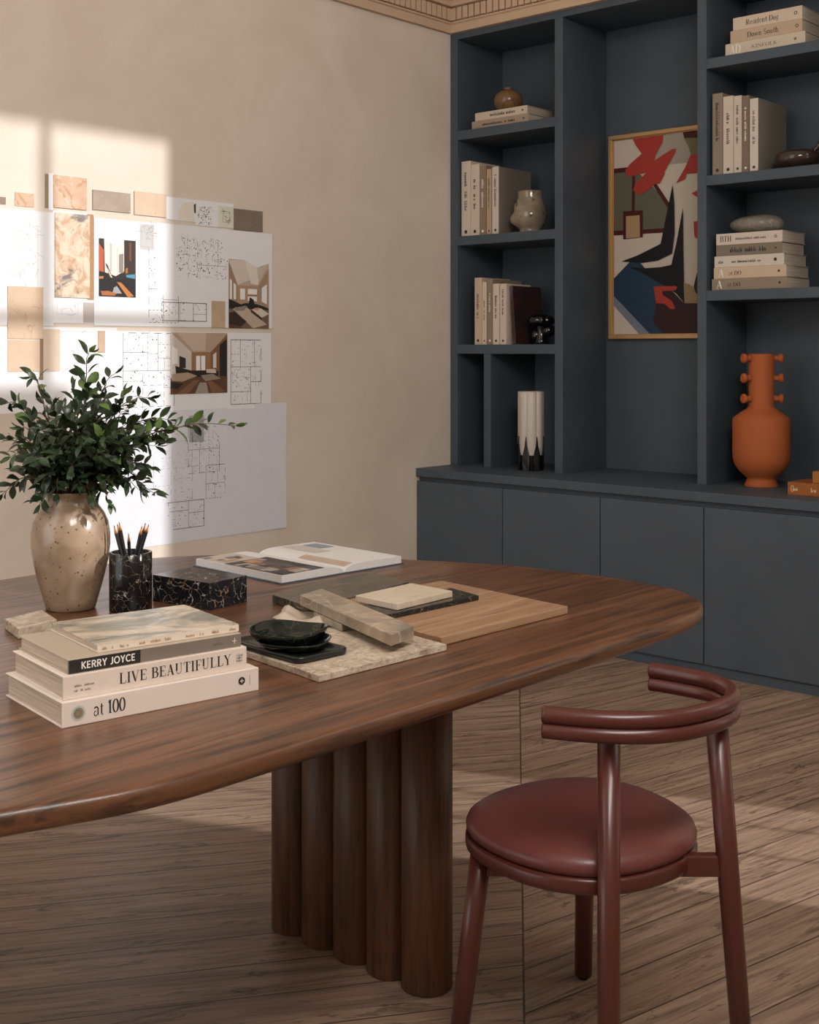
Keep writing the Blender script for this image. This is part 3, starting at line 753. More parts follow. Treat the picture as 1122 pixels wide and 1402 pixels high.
def dish(name, label, c, z, r, h, lift, ang, pw=.62):
    def rf(rr, zz, a):
        cs, sn = abs(math.cos(a)), abs(math.sin(a))
        return rr / (cs**(2/pw) + sn**(2/pw))**(pw/2)
    m = MB(); prof = []
    P = [(.45, 0), (.62, .02), (.82, .28), (.95, .68), (1.0, 1.0), (.985, 1.02), (.955, .98), (.90, .70), (.76, .38), (.55, .17), (.3, .12), (.02, .11)]
    n = 64; vs = []
    for q, zz in P:
        for i in range(n):
            a = 2*PI*i/n; R_ = rf(q*r, zz, a)
            vs.append((R_*math.cos(a), R_*math.sin(a), zz*h + lift*zz*math.cos(2*a)))
    k = len(P)
    m.add(vs, [(j*n+i, j*n+(i+1) % n, (j+1)*n+(i+1) % n, (j+1)*n+i) for j in range(k-1) for i in range(n)], 0, True)
    m.f.append(list(range(n))[::-1]); m.mi.append(0); m.sm.append(False)
    m.f.append([(k-1)*n+i for i in range(n)]); m.mi.append(0); m.sm.append(True)
    o = m.build(name, M['green_glaze']); o.location = (c.x, c.y, z); o.rotation_euler = (0, 0, ang)
    return tag(o, label, 'dish')
zt = ZM + .0087
dc = away(onz(405, 893, zt), .028)
dish('dish', 'lower dark green glazed dish resting on the stone tray', away(onz(404, 890, zt), .02), zt, .066, .017, .000, .55, .8)
dish('dish', 'upper dark green glazed dish nested inside the lower dish', away(onz(396, 882, zt+.009), .028), zt+.0065, .067, .027, .003, .35)

# fabric swatches
M['linen'] = plain('pale_linen', 'c4b5a3', .9, .10, 30, .1, bstr=.5, bscale=420)
M['linen2'] = plain('tan_cloth', '9b8671', .9, .10, 30, .1, bstr=.4, bscale=420)
def cloth(name, label, A, B, C, mat, amp, seed, zb=TZ):
    a, b, c = onz(*A, zb+.012), onz(*B, zb+.012), onz(*C, zb+.012)
    cen = (b + c)/2; cen.z = zb
    u = b - a; v = c - a; rn = random.Random(seed); ph = rn.uniform(0, 6)
    def f(s, t):
        p = a + u*s + v*t - cen
        z = amp*(.55 + .45*math.sin(s*9 + ph + 1.8*t)) * (.6 + .4*math.sin(t*5 + ph)) + .004*math.sin(13*t + 7*s)
        edge = min(1, 4*min(s, 1-s) + .25)
        p = p + Vector((.006*math.sin(6*t + ph), .006*math.sin(7*s + ph), 0))
        return (p.x, p.y, max(.0018, z*edge + .002))
    o = MB().grid(f, 40, 30).build(name, mat); o.location = cen
    so = o.modifiers.new('thickness', 'SOLIDIFY'); so.thickness = .0012; so.offset = 1
    return tag(o, label, 'fabric')
cloth('fabric_swatch', 'crumpled pale linen swatch behind the green dishes', (438,866), (374,842), (455,846), M['linen'], .020, 2)
cloth('fabric_swatch', 'tan cloth swatch half under the long stone plank', (440,848), (408,834), (448,836), M['linen2'], .012, 5)
# ---------------------------------------------------------------- things on the shelves
def vert_lines(L, T, seed, mi=0, lo=.12, hi=.62, h=.34, mark=True):
    def f(mb, put, L_, T_):
        rn = random.Random(seed)
        tiny_text(mb, lo*L_, hi*L_, T_*(.5-h/2), T_*h, put, rn, mi)
        if mark: disc(mb, .94*L_, T_*.5, T_*.16, put, mi)
    return f
def upright(px0, px1, pytop, zs, yf, W, color, label, seed, group, lo=.15, hi=.55, txt='text', front=None, name='book'):
    a = ony(px0, 300, yf); b = ony(px1, 300, yf); top = ony((px0+px1)/2, pytop, yf).z
    T = b.x - a.x - .0006
    return make_book(name, label, (a.x, yf, zs), W, top - zs, T, cover(color), 'upright', group=group, letter=vert_lines(0, 0, seed, 0, lo, hi), lettermats=M[txt], topmat=cover(front) if front else None)
GA = 'upright books beside the lumpy stone vase'
k = 2.6714
def c5(x): return 560 + x/k
W2 = .24
upright(c5(193), c5(226), 590/k, 1.893, 4.868, W2, 'cfc0b0', 'tall off-white book at the left end of the row beside the lumpy vase', 1, GA, .13, .66)
upright(c5(227), c5(258), 601/k, 1.893, 4.868, W2, 'cdbfae', 'off-white book second from the left beside the lumpy vase', 2, GA, .18, .62)
upright(c5(259), c5(283), 606/k, 1.893, 4.872, W2-.03, '8a7866', 'dark taupe book with pale lettering in the row beside the lumpy vase', 3, GA, .2, .6, 'textw')
upright(c5(285), c5(303), 618/k, 1.893, 4.872, W2-.04, 'b59a82', 'slim tan book fourth from the left beside the lumpy vase', 4, GA, .15, .6)
upright(c5(305), c5(330), 610/k, 1.893, 4.868, .265, 'cbbfb2', 'white book with its shade-greyed front board showing beside the lumpy vase', 5, GA, .12, .6, front='7d756b')  # front board darker than the spine: shade put into its colour
GB = 'upright books beside the black sculpture'
def c6y(y): return 360 + y/k
upright(c5(241), c5(267), c6y(54), 1.350, 4.868, .23, 'c4b09c', 'tall beige book at the left end of the row near the black sculpture', 11, GB, .25, .62)
upright(c5(269), c5(285), c6y(70), 1.350, 4.872, .21, 'd2bfaa', 'slim cream book second in the row near the black sculpture', 12, GB, .3, .6)
upright(c5(287), c5(307), c6y(60), 1.350, 4.870, .24, '8d7d6b', 'taupe book third in the row near the black sculpture', 13, GB, .22, .5, 'textw')
upright(c5(308), c5(332), c6y(76), 1.350, 4.870, .2, 'd2c3b3', 'off-white book fourth in the row near the black sculpture', 14, GB, .2, .6)
upright(c5(334), c5(357), c6y(76), 1.350, 4.868, .2, 'd0bfae', 'off-white book fifth in the row against the dark glossy book', 15, GB, .1, .5)
# dark glossy book leaning on them
def dark_jacket():
    kk = N('dark_glossy_jacket')
    f = kk.noise(kk.mapping((3, 3, 3), loc=(.3, .2, 0)), 1, 2, .45, 1.0)
    c = kk.ramp(f, [(.34, lin('241d1c')), (.46, lin('2c2322')), (.5, lin('40241f')), (.56, lin('3b2626')), (.62, lin('4b4a5c')), (.7, lin('2a2225'))], 'EASE')
    return kk.out(c, .2, None, coat=.3)
a = ony(c5(377), 300, 4.875)
db = make_book('book', 'dark glossy picture book leaning against the white books on the shelf', (a.x+.002, 4.885, 1.3515), .235, .285, .016, dark_jacket(), 'upright')
db.rotation_euler = (Matrix.Rotation(math.radians(-4.5), 3, 'Y') @ BOOK_ROT['upright']).to_euler()
GC = 'upright books beside the dark bowl'
k7 = 3.3407
def c7(x): return 940 + x/k7
upright(c7(120), c7(167), 427/k7, 2.070, 4.868, .25, '8c7d6c', 'taupe book at the left end of the row beside the dark bowl', 21, GC, .12, .58)
upright(c7(169), c7(216), 440/k7, 2.070, 4.868, .24, 'cabdae', 'white book second in the row beside the dark bowl', 22, GC, .22, .62)
upright(c7(218), c7(254), 438/k7, 2.070, 4.870, .24, 'c8bbab', 'white book third in the row beside the dark bowl', 23, GC, .1, .62)
upright(c7(257), c7(289), 437/k7, 2.070, 4.872, .24, '7d6b5b', 'brown-grey book fourth in the row beside the dark bowl', 24, GC, .12, .6, 'textw')
upright(c7(291), c7(331), 450/k7, 2.070, 4.868, .262, 'cdc2b5', 'pale book with its shade-greyed front board showing beside the dark bowl', 25, GC, .15, .62, front='80796f')  # shade painted into the front board, the spine keeps the pale cover

def lying(px0, px1, z, T, W, color, label, group, letter=None, yf=4.868, txt='text'):
    a = ony(px0, 300, yf); b = ony(px1, 300, yf)
    make_book('book', label, (a.x, yf, z), W, b.x - a.x, T, cover(color), 'lying', group=group, letter=letter, lettermats=M[txt])
    return z + T + .0002
def l_title(s, x0, w, seed=0, ad=False, mark=.93):
    def f(mb, put, L, T):
        serif(mb, s, x0*L, T*.28, T*.42, w*L, put)
        ring(mb, mark*L, T*.5, T*.11, T*.05, put)
    return f
def l_small(x0, x1, seed, h=.34, ad=False, mark=True):
    def f(mb, put, L, T):
        tiny_text(mb, x0*L, x1*L, T*.33, T*h, put, random.Random(seed))
        if mark: disc(mb, .91*L, T*.5, T*.12, put)
    return f
GD = 'books lying under the brown globe vase'
z = lying(c5(231), c5(440), 2.4225, .040, .22, 'a08e7b', 'taupe book lying directly on the top left shelf', GD, l_small(.2, .75, 31))
z = lying(c5(243), c5(434), z, .040, .22, 'c6b7a5', 'pale book lying under the brown globe vase', GD, l_small(.3, .78, 32, .42))
GE = 'lying books on the top right shelf'
z = 2.5705; zt2 = 0
def l_kin(mb, put, L, T):
    serif(mb, '-KINFOLK-', .31*L, T*.34, T*.28, .38*L, put)
    serif(mb, 'AD', .06*L, T*.12, T*.72, .14*L, put, 1)
    disc(mb, .88*L, T*.5, T*.12, put)
a = ony(c7(180), 60, 4.868); b = ony(c7(545), 60, 4.868)
make_book('book', 'pale book at the bottom of the stack on the top right shelf', (a.x, 4.868, z), .22, b.x-a.x, .052, cover('cabda9'), 'lying', group=GE, letter=l_kin, lettermats=[M['textg'], M['textw']]); z += .0522
a = ony(c7(203), 60, 4.868); b = ony(c7(531), 60, 4.868)
make_book('book', 'tan book in the middle of the stack on the top right shelf', (a.x, 4.868, z), .22, b.x-a.x, .052, cover('bda68c'), 'lying', group=GE, letter=l_title('Down South', .24, .44), lettermats=M['text']); z += .0522
a = ony(c7(215), 60, 4.868); b = ony(c7(531), 60, 4.868)
make_book('book', 'cream book on top of the stack on the top right shelf', (a.x, 4.868, z), .22, b.x-a.x, .053, cover('cdbca6'), 'lying', group=GE, letter=l_title('Resident Dog', .19, .48, mark=.91), lettermats=M['text'])
GF = 'books lying under the grey stone'
z = 1.5775
for (x0, x1, T, col, lb, fn) in (
    (118, 464, .0485, '8f7f6d', 'taupe book at the bottom of the stack under the grey stone', lambda mb, put, L, T: (serif(mb, 'at DO', .21*L, T*.3, T*.34, .18*L, put), disc(mb, .9*L, T*.5, T*.11, put), serif(mb, 'A', .06*L, T*.15, T*.7, .09*L, put, 1))),
    (127, 459, .0480, 'c9b298', 'light tan book second from the bottom under the grey stone', lambda mb, put, L, T: (serif(mb, 'at DO', .21*L, T*.3, T*.34, .18*L, put), disc(mb, .9*L, T*.5, T*.11, put), serif(mb, 'A', .06*L, T*.15, T*.7, .09*L, put, 1))),
    (130, 448, .0480, 'cfc4b6', 'white book in the middle of the stack under the grey stone', lambda mb, put, L, T: (tiny_text(mb, .26*L, .66*L, T*.36, T*.25, put, random.Random(41)), tiny_text(mb, .06*L, .12*L, T*.35, T*.3, put, random.Random(42)), disc(mb, .88*L, T*.5, T*.15, put))),
    (138, 438, .0470, '7f7262', 'dark taupe book second from the top under the grey stone', lambda mb, put, L, T: (tiny_text(mb, .22*L, .78*L, T*.28, T*.45, put, random.Random(43)), disc(mb, .91*L, T*.5, T*.08, put))),
    (138, 441, .0480, 'cfc2b4', 'white book on top of the stack directly under the grey stone', lambda mb, put, L, T: (serif(mb, 'BTH', .06*L, T*.28, T*.5, .18*L, put), tiny_text(mb, .3*L, .75*L, T*.4, T*.2, put, random.Random(44)), ring(mb, .9*L, T*.5, T*.1, T*.05, put)))):
    a = ony(c7(x0), 60, 4.868); b = ony(c7(x1), 60, 4.868)
    make_book('book', lb, (a.x, 4.868, z), .22, b.x-a.x, T, cover(col), 'lying', group=GF, letter=fn, lettermats=[M['text'], M['textw']]); z += T + .0002
ZSTONE = z

M['brown_glaze'] = marble('brown_globe_glaze', '6e5439', '8a6b48', '5a4430', 6, .04, .22)
ztop = 2.4225 + .0802
p = ony(c5(366), 140, 4.97); gx = p.x; gr = .061
o = MB().lathe([(.026,0),(.030,.002),(.048,.018),(.059,.042),(.061,.060),(.057,.082),(.044,.100),(.026,.110),(.017,.113),(.0165,.119),(.019,.122),(.016,.123),(.012,.115),(.004,.11)], 48, rfun=lambda r, z, a: r*1.2).build('globe_vase', M['brown_glaze'])
o.location = (gx, 4.965, ztop); tag(o, 'brown glazed globe vase sitting on two books on the top left shelf', 'vase')
M['lumpy'] = speckled('lumpy_grey_stoneware', '7d6e5d', '948673', '5d5145', 30, .3, .12, .6, 16)
def lump(r, z, a):
    return r*(1 + .24*math.exp(-((z-.065)/.03)**2)*max(0, math.cos(a-PI*1.23))**3 + .13*math.exp(-((z-.14)/.02)**2)*max(0, math.cos(a-PI*1.23))**4 + .10*math.exp(-((z-.09)/.03)**2)*max(0, math.cos(a-PI*1.75))**4 + .035*math.sin(3*a+z*50)*min(1, max(0, (.2-z)/.05)))
lx = ony(c5(453), 300, 4.975).x
o = MB().lathe([(.052,0),(.054,.003),(.052,.012),(.050,.018),(.062,.030),(.078,.052),(.083,.078),(.080,.105),(.074,.130),(.068,.150),(.062,.168),(.060,.180),(.062,.200),(.060,.206),(.055,.204),(.053,.18),(.06,.14),(.06,.06),(.01,.03)], 56, rfun=lump).build('lumpy_vase', M['lumpy'])
o.location = (lx, 4.955, 1.893); tag(o, 'lumpy grey glazed stoneware vase on the second left shelf', 'vase')
# black sculpture: a ridged cap over a knotted body
M['blackgloss'] = plain('black_gloss_ceramic', '0d0d0e', .14, .1, 20, .5, .4)
sx = ony(c5(487), 400, 4.96).x
sc_ = thing('black_sculpture', 'small black glossy sculpture with a ridged cap at the right end of a shelf', 'sculpture', (sx, 4.955, 1.350))
MB().lathe([(.030,0),(.034,.004),(.030,.02),(.022,.045),(.020,.07),(.026,.09),(.030,.1)], 36, cap1=True).lathe([(.004,.0),(.026,.008),(.034,.03),(.028,.052),(.004,.06)], 28, c=(.035,.012,.035)).lathe([(.004,.0),(.02,.008),(.03,.035),(.022,.06),(.004,.068)], 28, c=(-.028,.0,.008)).build('body', M['blackgloss'], sc_)
MB().lathe([(.004,-.006),(.036,-.002),(.060,.010),(.066,.024),(.057,.040),(.035,.052),(.003,.056)], 80, c=(.004,-.002,.092), rfun=lambda r, z, a: r*(1+.045*math.sin(12*a))).build('ridged_cap', M['blackgloss'], sc_)
# white fluted vase with black pointed foot
M['chalk'] = plain('chalk_white_glaze', 'c3b9ae', .4, .05, 10)
M['jet'] = plain('jet_black_glaze', '121314', .25, .1, 10)
fp = away(onz(727.5, 645, ZC), .05)
fv = thing('fluted_vase', 'tall white fluted vase with black spiked foot in the lower left compartment', 'vase', (fp.x, fp.y, ZC))
FH = .378; nl = 7; ru = .0640
def fl_r(a): return .86 + .14*abs(math.cos(nl*a/2))**.6
MB().lathe([(ru*.9,.075),(ru,.13),(ru,FH-.004),(ru*.97,FH),(ru*.85,FH),(ru*.84,FH-.01),(ru*.84,.2),(.003,.19)], 120, rfun=lambda r, z, a: r*fl_r(a), cap0=False).build('body', M['chalk'], fv)
m = MB()
m.lathe([(ru*.80, 0), (ru*.83, .002), (ru*.86, .07), (ru*.88, .1)], 120, 0, rfun=lambda r, z, a: r*fl_r(a), cap1=True)
for i in range(nl):      # tall pointed black leaves climbing between the flutes
    a0 = 2*PI*(i+.5)/nl; rr_ = ru*.985
    out_ = []
    for s, h in ((-.62,.0),(-.9,.05),(-.66,.085),(-.30,.115),(0,.165),(.30,.115),(.66,.085),(.9,.05),(.62,.0)):
        a = a0 + s*PI/nl*.82; out_.append((rr_*math.cos(a), rr_*math.sin(a), h))
    inn = [(x*.86, y*.86, z) for x, y, z in out_]; q = len(out_)
    m.add(out_ + inn, [list(range(q)), list(range(q, 2*q))[::-1]] + [(j, (j+1) % q, q+(j+1) % q, q+j) for j in range(q)])
m.build('pointed_foot', M['jet'], fv)
# terracotta vase with knobs
M['terra'] = plain('terracotta', 'a85a30', .7, .07, 5, .3, bstr=.1, bscale=120)
tcx = ony(1043, 600, 4.955).x
tv = thing('knobbed_vase', 'tall terracotta vase with six small knobs on its neck', 'vase', (tcx, 4.955, ZC))
q = .0031*.985
MB().lathe([(.070,0),(.0715,.003),(.066,.014),(.060,.026),(.058,.034),(.070,.044),(.094,.066),(.110,.090),(.117,.112),(.1195,.140),(.1195,.282),(.116,.290),(.090,.310),(.060,.330),(.0545,.336),(.0530,.345),(.0535,.555),(.0525,.561),(.047,.561),(.046,.35),(.09,.27),(.09,.1),(.01,.05)], 64).build('body', M['terra'], tv)
for h in (.372, .4585, .5425):
    for sgn in (-1, 1):
        b0 = rgt*sgn*.050 + Vector((0,0,h)); 
        d = (rgt*sgn - fwd*.25*1).normalized()
        b0 = d*.050 + Vector((0,0,h))
        pts = [b0 + d*s for s in (0, .012, .020, .026, .036, .041)]
        MB().tube(pts, [.017, .012, .0125, .020, .0205, .015], 20).build('knob', M['terra'], tv)
# dark bowl with a handle (second right shelf)
M['bronze'] = plain('dark_brown_glaze', '3a2c24', .15, .2, 9, .5, .4)
p = ony(1093, 226, 4.97)
hb = thing('handled_bowl', 'low dark brown glazed bowl with a raised handle on the right shelf', 'bowl', (p.x+.005, 4.965, 2.070))
MB().lathe([(.055,0),(.060,.004),(.058,.010),(.075,.014),(.092,.028),(.098,.046),(.093,.066),(.078,.078),(.060,.080),(.052,.075),(.05,.05),(.004,.03)], 48).build('bowl_body', M['bronze'], hb)
MB().tube(catmull([(.055,-.0,.074),(.078,-.0,.082),(.10,-.0,.112),(.115,-.0,.15),(.122,0,.19),(.11,0,.215)], 6), .011, 14).build('handle', M['bronze'], hb)
# grey stone
M['grey_stone'] = marble('grey_veined_stone', '6f695f', '8a8378', 'a59d90', 14, .06, .35)
p = ony(1039, 300, 4.98)
bm = bmesh.new(); bmesh.ops.create_icosphere(bm, subdivisions=4, radius=1)
rn = random.Random(4)
for v in bm.verts:
    c = v.co; s = 1 + .06*math.sin(3.1*c.x+1) + .05*math.sin(4*c.y+2.2*c.x) + .03*math.sin(6*c.x*c.z+2)
    v.co = Vector((math.copysign(abs(c.x)**.8, c.x)*.118*s, c.y*.085*s, math.copysign(abs(c.z)**.72, c.z)*.0385*(1+.08*math.sin(2.6*c.x+.5))))
zmin = min(v.co.z for v in bm.verts)
for v in bm.verts: v.co.z = max(v.co.z - zmin - .002, 0)
me = bpy.data.meshes.new('stone'); bm.to_mesh(me); bm.free(); me.materials.append(M['grey_stone'])
for f in me.polygons: f.use_smooth = True
o = bpy.data.objects.new('stone', me); COL.objects.link(o); o.location = (p.x, 4.97, ZSTONE); tag(o, 'smooth grey stone lying on the stack of five books', 'stone')
# orange books at the right edge
GO = 'orange books on the worktop'
a = ony(1080, 660, 4.74)
ol_ = lambda mb, put, L, T: (serif(mb, 'O', .05*L, T*.25, T*.5, .05*L, put), tiny_text(mb, .1*L, .2*L, T*.35, T*.25, put, random.Random(51)), tiny_text(mb, .38*L, .9*L, T*.3, T*.35, put, random.Random(52)))
make_book('book', 'orange-brown book lying on the worktop beside the terracotta vase', (a.x, 4.735, ZC+.0004), .18, .26, .050, cover('9c5a26', .35), 'lying', group=GO, letter=ol_, lettermats=flat('e8d8a8'), rotz=0)
a = ony(1114, 650, 4.77)
make_book('book', 'small orange book lying on top of the larger orange-brown book', (a.x, 4.765, ZC+.0508), .14, .2, .045, cover('a86a28', .35), 'lying', group=GO)

# ---------------------------------------------------------------- framed picture
AY = YB - .027
ax0 = -3.352; ax1 = -2.708; az0 = 1.376; az1 = 2.362
fr_ = thing('framed_picture', 'abstract collage picture in a thin gilt frame in the middle niche', 'picture', ((ax0+ax1)/2, AY, az0))
fw = .020; fd = .030
fm = MB()
for i, w_, d_ in ((0, 0, fd), ):
    for (xa, xb, za, zb) in ((ax0, ax1, az0, az0+fw), (ax0, ax1, az1-fw, az1), (ax0, ax0+fw, az0+fw, az1-fw), (ax1-fw, ax1, az0+fw, az1-fw)):
        fm.box((xa, AY-fd, za), (xb, AY, zb), 0, .002, 1)
    g = fw*.62
    for (xa, xb, za, zb) in ((ax0+g, ax1-g, az0+g, az0+fw+.004), (ax0+g, ax1-g, az1-fw-.004, az1-g), (ax0+g, ax0+fw+.004, az0+g, az1-g), (ax1-fw-.004, ax1-g, az0+g, az1-g)):
        fm.box((xa, AY-fd*.62, za), (xb, AY-.004, zb))
fm.build('frame', M['gold'], fr_, True)
cm = MB(); layer = [0]
IY = AY - .012
acols = ['b3a596', 'a0362a', '5e5c4c', '44130f', '1d3549', '0b0c10', '8f7a58', '2f1519', '6f7684', 'c2b6a8', '9c9284', '8b2a1c', '6d6647', 'a88862']
def A(x, y): p = ony(820 + x/4.38, 160 + y/4.381, IY); return p
def shape(pts, c, smooth=False, clip=True):
    q = [A(*p) for p in pts]
    if smooth: q = catmull(q, 5, True)
    layer[0] += 1
    dy = -.00035*layer[0]
    # earcut keeps the outline when it is not convex
    from mathutils.geometry import tessellate_polygon
    lo, hi, bo, to = ax0+fw, ax1-fw, az0+fw, az1-fw
    q = [Vector((min(hi, max(lo, v.x)), v.y, min(to, max(bo, v.z)))) for v in q]
    tr = tessellate_polygon([q])
    cm.add([(v.x, IY+dy, v.z) for v in q], [list(t) for t in tr], c)
xr_ = 780
shape([(60,90),(xr_,60),(xr_,1340),(60,1340)], 9)
shape([(90,330),(240,320),(240,335),(330,420),(420,540),(395,690),(90,700)], 2)                       # olive wall
shape([(360,110),(530,95),(555,240),(545,275),(440,285),(330,280)], 10)                               # grey upper patch
shape([(505,60),(xr_,40),(xr_,125),(515,128)], 3); shape([(515,128),(xr_,120),(xr_,225),(555,228),(545,190)], 12)
shape([(90,312),(180,302),(180,330),(90,340)], 3); shape([(203,340),(220,340),(218,570),(200,570)], 3)
shape([(325,405),(345,395),(428,520),(415,545)], 3); shape([(85,685),(400,668),(400,694),(85,712)], 3)
shape([(150,568),(268,560),(268,722),(150,736)], 3); shape([(167,597),(249,590),(251,722),(167,730)], 13)
shape([(85,975),(190,870),(250,872),(300,930),(430,1010),(360,1100),(345,1130),(330,1230),(400,1300),(405,1320),(300,1320),(85,1075)], 4)   # blue
shape([(85,1070),(85,1125),(250,1310),(315,1310)], 8)
shape([(205,115),(390,95),(388,150),(345,230),(338,262),(445,193),(468,192),(462,215),(400,330),(400,345),(370,400),(340,405),(270,462),(235,465),(210,440),(225,400),(290,335),(200,358),(168,350),(165,320),(190,285),(262,222),(225,170)], 1)   # red flower
shape([(556,228),(xr_,215),(xr_,328),(530,342),(522,375),(468,398),(520,310)], 1)
shape([(448,405),(458,520),(460,700),(445,820),(360,862),(270,876),(140,868),(240,830),(376,762),(400,640)], 5)    # black limb
shape([(190,902),(280,908),(375,902),(440,888),(470,760),(510,545),(512,800),(520,1118),(470,1060),(385,1005),(290,950)], 5)
shape([(352,1040),(440,1040),(510,1110),(590,1118),(xr_,1118),(xr_,1340),(405,1320),(395,1300),(330,1230),(348,1130)], 7)
shape([(515,995),(550,1005),(585,1035),(605,1060),(605,1118),(520,1118)], 6)
shape([(335,1018),(470,1014),(477,1028),(462,1042),(385,1045),(390,1070),(440,1100),(462,1140),(460,1155),(435,1152),(400,1120),(350,1118)], 1)
shape([(595,935),(xr_,900),(xr_,1118),(590,1060),(575,1020)], 7)
shape([(563,460),(600,440),(640,470),(600,485)], 1); shape([(575,630),(620,620),(640,700),(590,730),(580,715)], 1)
shape([(620,330),(700,330),(740,560),(660,640),(640,520)], 2); shape([(660,700),(770,690),(770,900),(700,880)], 4)
cm.build('artwork_print', [flat(c, .55) for c in acols], fr_, True, fix=False)
MB().box((ax0+.004, AY-.011, az0+.004), (ax1-.004, AY-.002, az1-.004)).build('backing_board', M['gap'], fr_, True)
# ---------------------------------------------------------------- sheets, samples and prints pinned to the left wall
def W(px, py): p = onx(px, py, XL); return p.y, p.z
def pin(name, label, cat, px0, py0, px1, py1, layer, mat, group=None, edges=None, thick=.0007, bow=.0, tilt=0):
    """a sheet on the wall; corners read from the photograph, layer = how many sheets it lies on"""
    y0, z1 = W(px0, py0); y1, z0 = W(px1, py1)
    y0b, _ = W(px0, (py0+py1)/2); y1b, _ = W(px1, (py0+py1)/2)
    y0, y1 = y0b, y1b
    x = XL + .0004 + .0010*layer + thick/2
    cen = Vector((x, (y0+y1)/2, (z0+z1)/2)); w, h = y1-y0, z1-z0
    def f(u, v):
        b = bow*(4*(u-.5)**2*abs(v-.5)*2)
        return (b, (u-.5)*w, (v-.5)*h)
    m = MB().grid(f, 10, 10, 0, False)
    o = m.build(name, mat); o.location = cen; o.rotation_euler = (tilt, 0, 0)
    so = o.modifiers.new('thickness', 'SOLIDIFY'); so.thickness = thick; so.offset = 0
    tag(o, label, cat, group)
    return o, w, h
def put_on(w, h, lift=.0007): return lambda u, v: (lift, (u-.5)*w, (v-.5)*h)      # u, v in 0..1 of the sheet
def seg(mb, o, p, q, t, mi=0, lift=.0005):
    """a thin drawn line in metres on a sheet (y, z from the sheet's centre)"""
    d = Vector((q[0]-p[0], q[1]-p[1])); l = d.length or 1e-6; n = Vector((-d.y, d.x))/l*t/2
    mb.add([(lift, p[0]+n.x, p[1]+n.y), (lift, q[0]+n.x, q[1]+n.y), (lift, q[0]-n.x, q[1]-n.y), (lift, p[0]-n.x, p[1]-n.y)], [(0,1,2,3)], mi)
def plan(o, w, h, rect, seed, t=.0016, mats=None, dens=5, ticks=40, outer=True, dashed=.6):
    """an architect's plan: nested rooms, door swings, ticks and dots; rect = u0,v0,u1,v1 of the sheet"""
    rn = random.Random(seed); m = MB()
    X = lambda u: (u-.5)*w
    Y = lambda v: (v-.5)*h
    u0, v0, u1, v1 = rect
    def line(p, q, tt=t, mi=0):
        if rn.random() < dashed:
            n = rn.randint(3, 7)
            for i in range(n):
                a, b = i/n, (i+.6)/n
                seg(m, o, (p[0]+(q[0]-p[0])*a, p[1]+(q[1]-p[1])*a), (p[0]+(q[0]-p[0])*b, p[1]+(q[1]-p[1])*b), tt, mi)
        else: seg(m, o, p, q, tt, mi)
    def dot(x, y, r, mi=0): m.poly([(.00055, x-r, y-r), (.00055, x+r, y-r), (.00055, x+r, y+r), (.00055, x-r, y+r)], mi)
    def rooms(a, b, c, d, k):
        if k == 0 or (c-a) < .03 or (d-b) < .03: return
        if (c-a) > (d-b):
            s = a + (c-a)*rn.uniform(.3, .7); line((s, b), (s, d)); rooms(a, b, s, d, k-1); rooms(s, b, c, d, k-1)
        else:
            s = b + (d-b)*rn.uniform(.3, .7); line((a, s), (c, s)); rooms(a, b, c, s, k-1); rooms(a, s, c, d, k-1)
        if rn.random() < .35:
            r = rn.uniform(.012, .03); cx, cy = rn.uniform(a, c-r), rn.uniform(b, d-r)
            pts = arc(cx, cy, r, r, 0, 90, 5)
            for p, q in zip(pts, pts[1:]): seg(m, o, p, q, t*.7, 1)
    a, b, c, d = X(u0), Y(v0), X(u1), Y(v1)
    if outer:
        for p, q in (((a,b),(c,b)), ((c,b),(c,d)), ((c,d),(a,d)), ((a,d),(a,b))): line(p, q, t*1.3)
    rooms(a, b, c, d, max(1, dens-1))
    for i in range(int(ticks*1.7)):
        x, y = rn.uniform(a, c), rn.uniform(b, d); r = rn.random()
        if r < .5: dot(x, y, rn.uniform(.0012, .0026))
        elif r < .8: seg(m, o, (x, y), (x+rn.uniform(.006, .02), y), t*.8, 1)
        else: seg(m, o, (x, y), (x, y+rn.uniform(.006, .03)), t*.8, 1)
    p = m.build('drawing', mats or [M['ink'], M['ink2']], o, fix=False)
    return p
def sketch(o, w, h, rect, seed, mats, n=60, t=.0014):
    rn = random.Random(seed); m = MB(); u0, v0, u1, v1 = rect
    for i in range(n):
        x, y = (rn.uniform(u0, u1)-.5)*w, (rn.uniform(v0, v1)-.5)*h; a = rn.uniform(0, 6.28); l = rn.uniform(.01, .05)
        p = (x, y)
        for k in range(4):
            a += rn.uniform(-.7, .7); q = (p[0]+l/4*math.cos(a), p[1]+l/4*math.sin(a)); seg(m, o, p, q, t, 0); p = q
    for a, b in (((u0,v0),(u1,v0)), ((u0,v1),(u1,v1)), ((u0,v0),(u0,v1)), ((u1,v0),(u1,v1))):
        seg(m, o, ((a[0]-.5)*w, (a[1]-.5)*h), ((b[0]-.5)*w, (b[1]-.5)*h), t*.7, 0)
    return m.build('drawing', mats, o, fix=False)
def pic(o, w, h, polys):
    m = MB(); keys = []; 
    for i, (c, pts) in enumerate(polys):
        if c not in keys: keys.append(c)
        m.poly([(.00045+.00003*i, (u-.5)*w, (v-.5)*h) for u, v in pts], keys.index(c))
    m.build('printed_image', [flat(c, .5) for c in keys], o, fix=False)
sheet = 'paper_sheet'; SW = 'material_swatch'; PH = 'photo_print'
M['sw_tan'] = speckled('tan_swatch', 'b49a80', 'c4aa90', '8c6a4c', 60, .2, .7, 0, 14)
M['sw_grey'] = speckled('grey_tan_swatch', '98887a', 'a69688', 'd8d0c6', 55, .16, .7, 0, 10)
M['sw_beige'] = speckled('beige_swatch', 'c6ad94', 'd0b9a2', 'b48c68', 40, .2, .75, 0, 8)
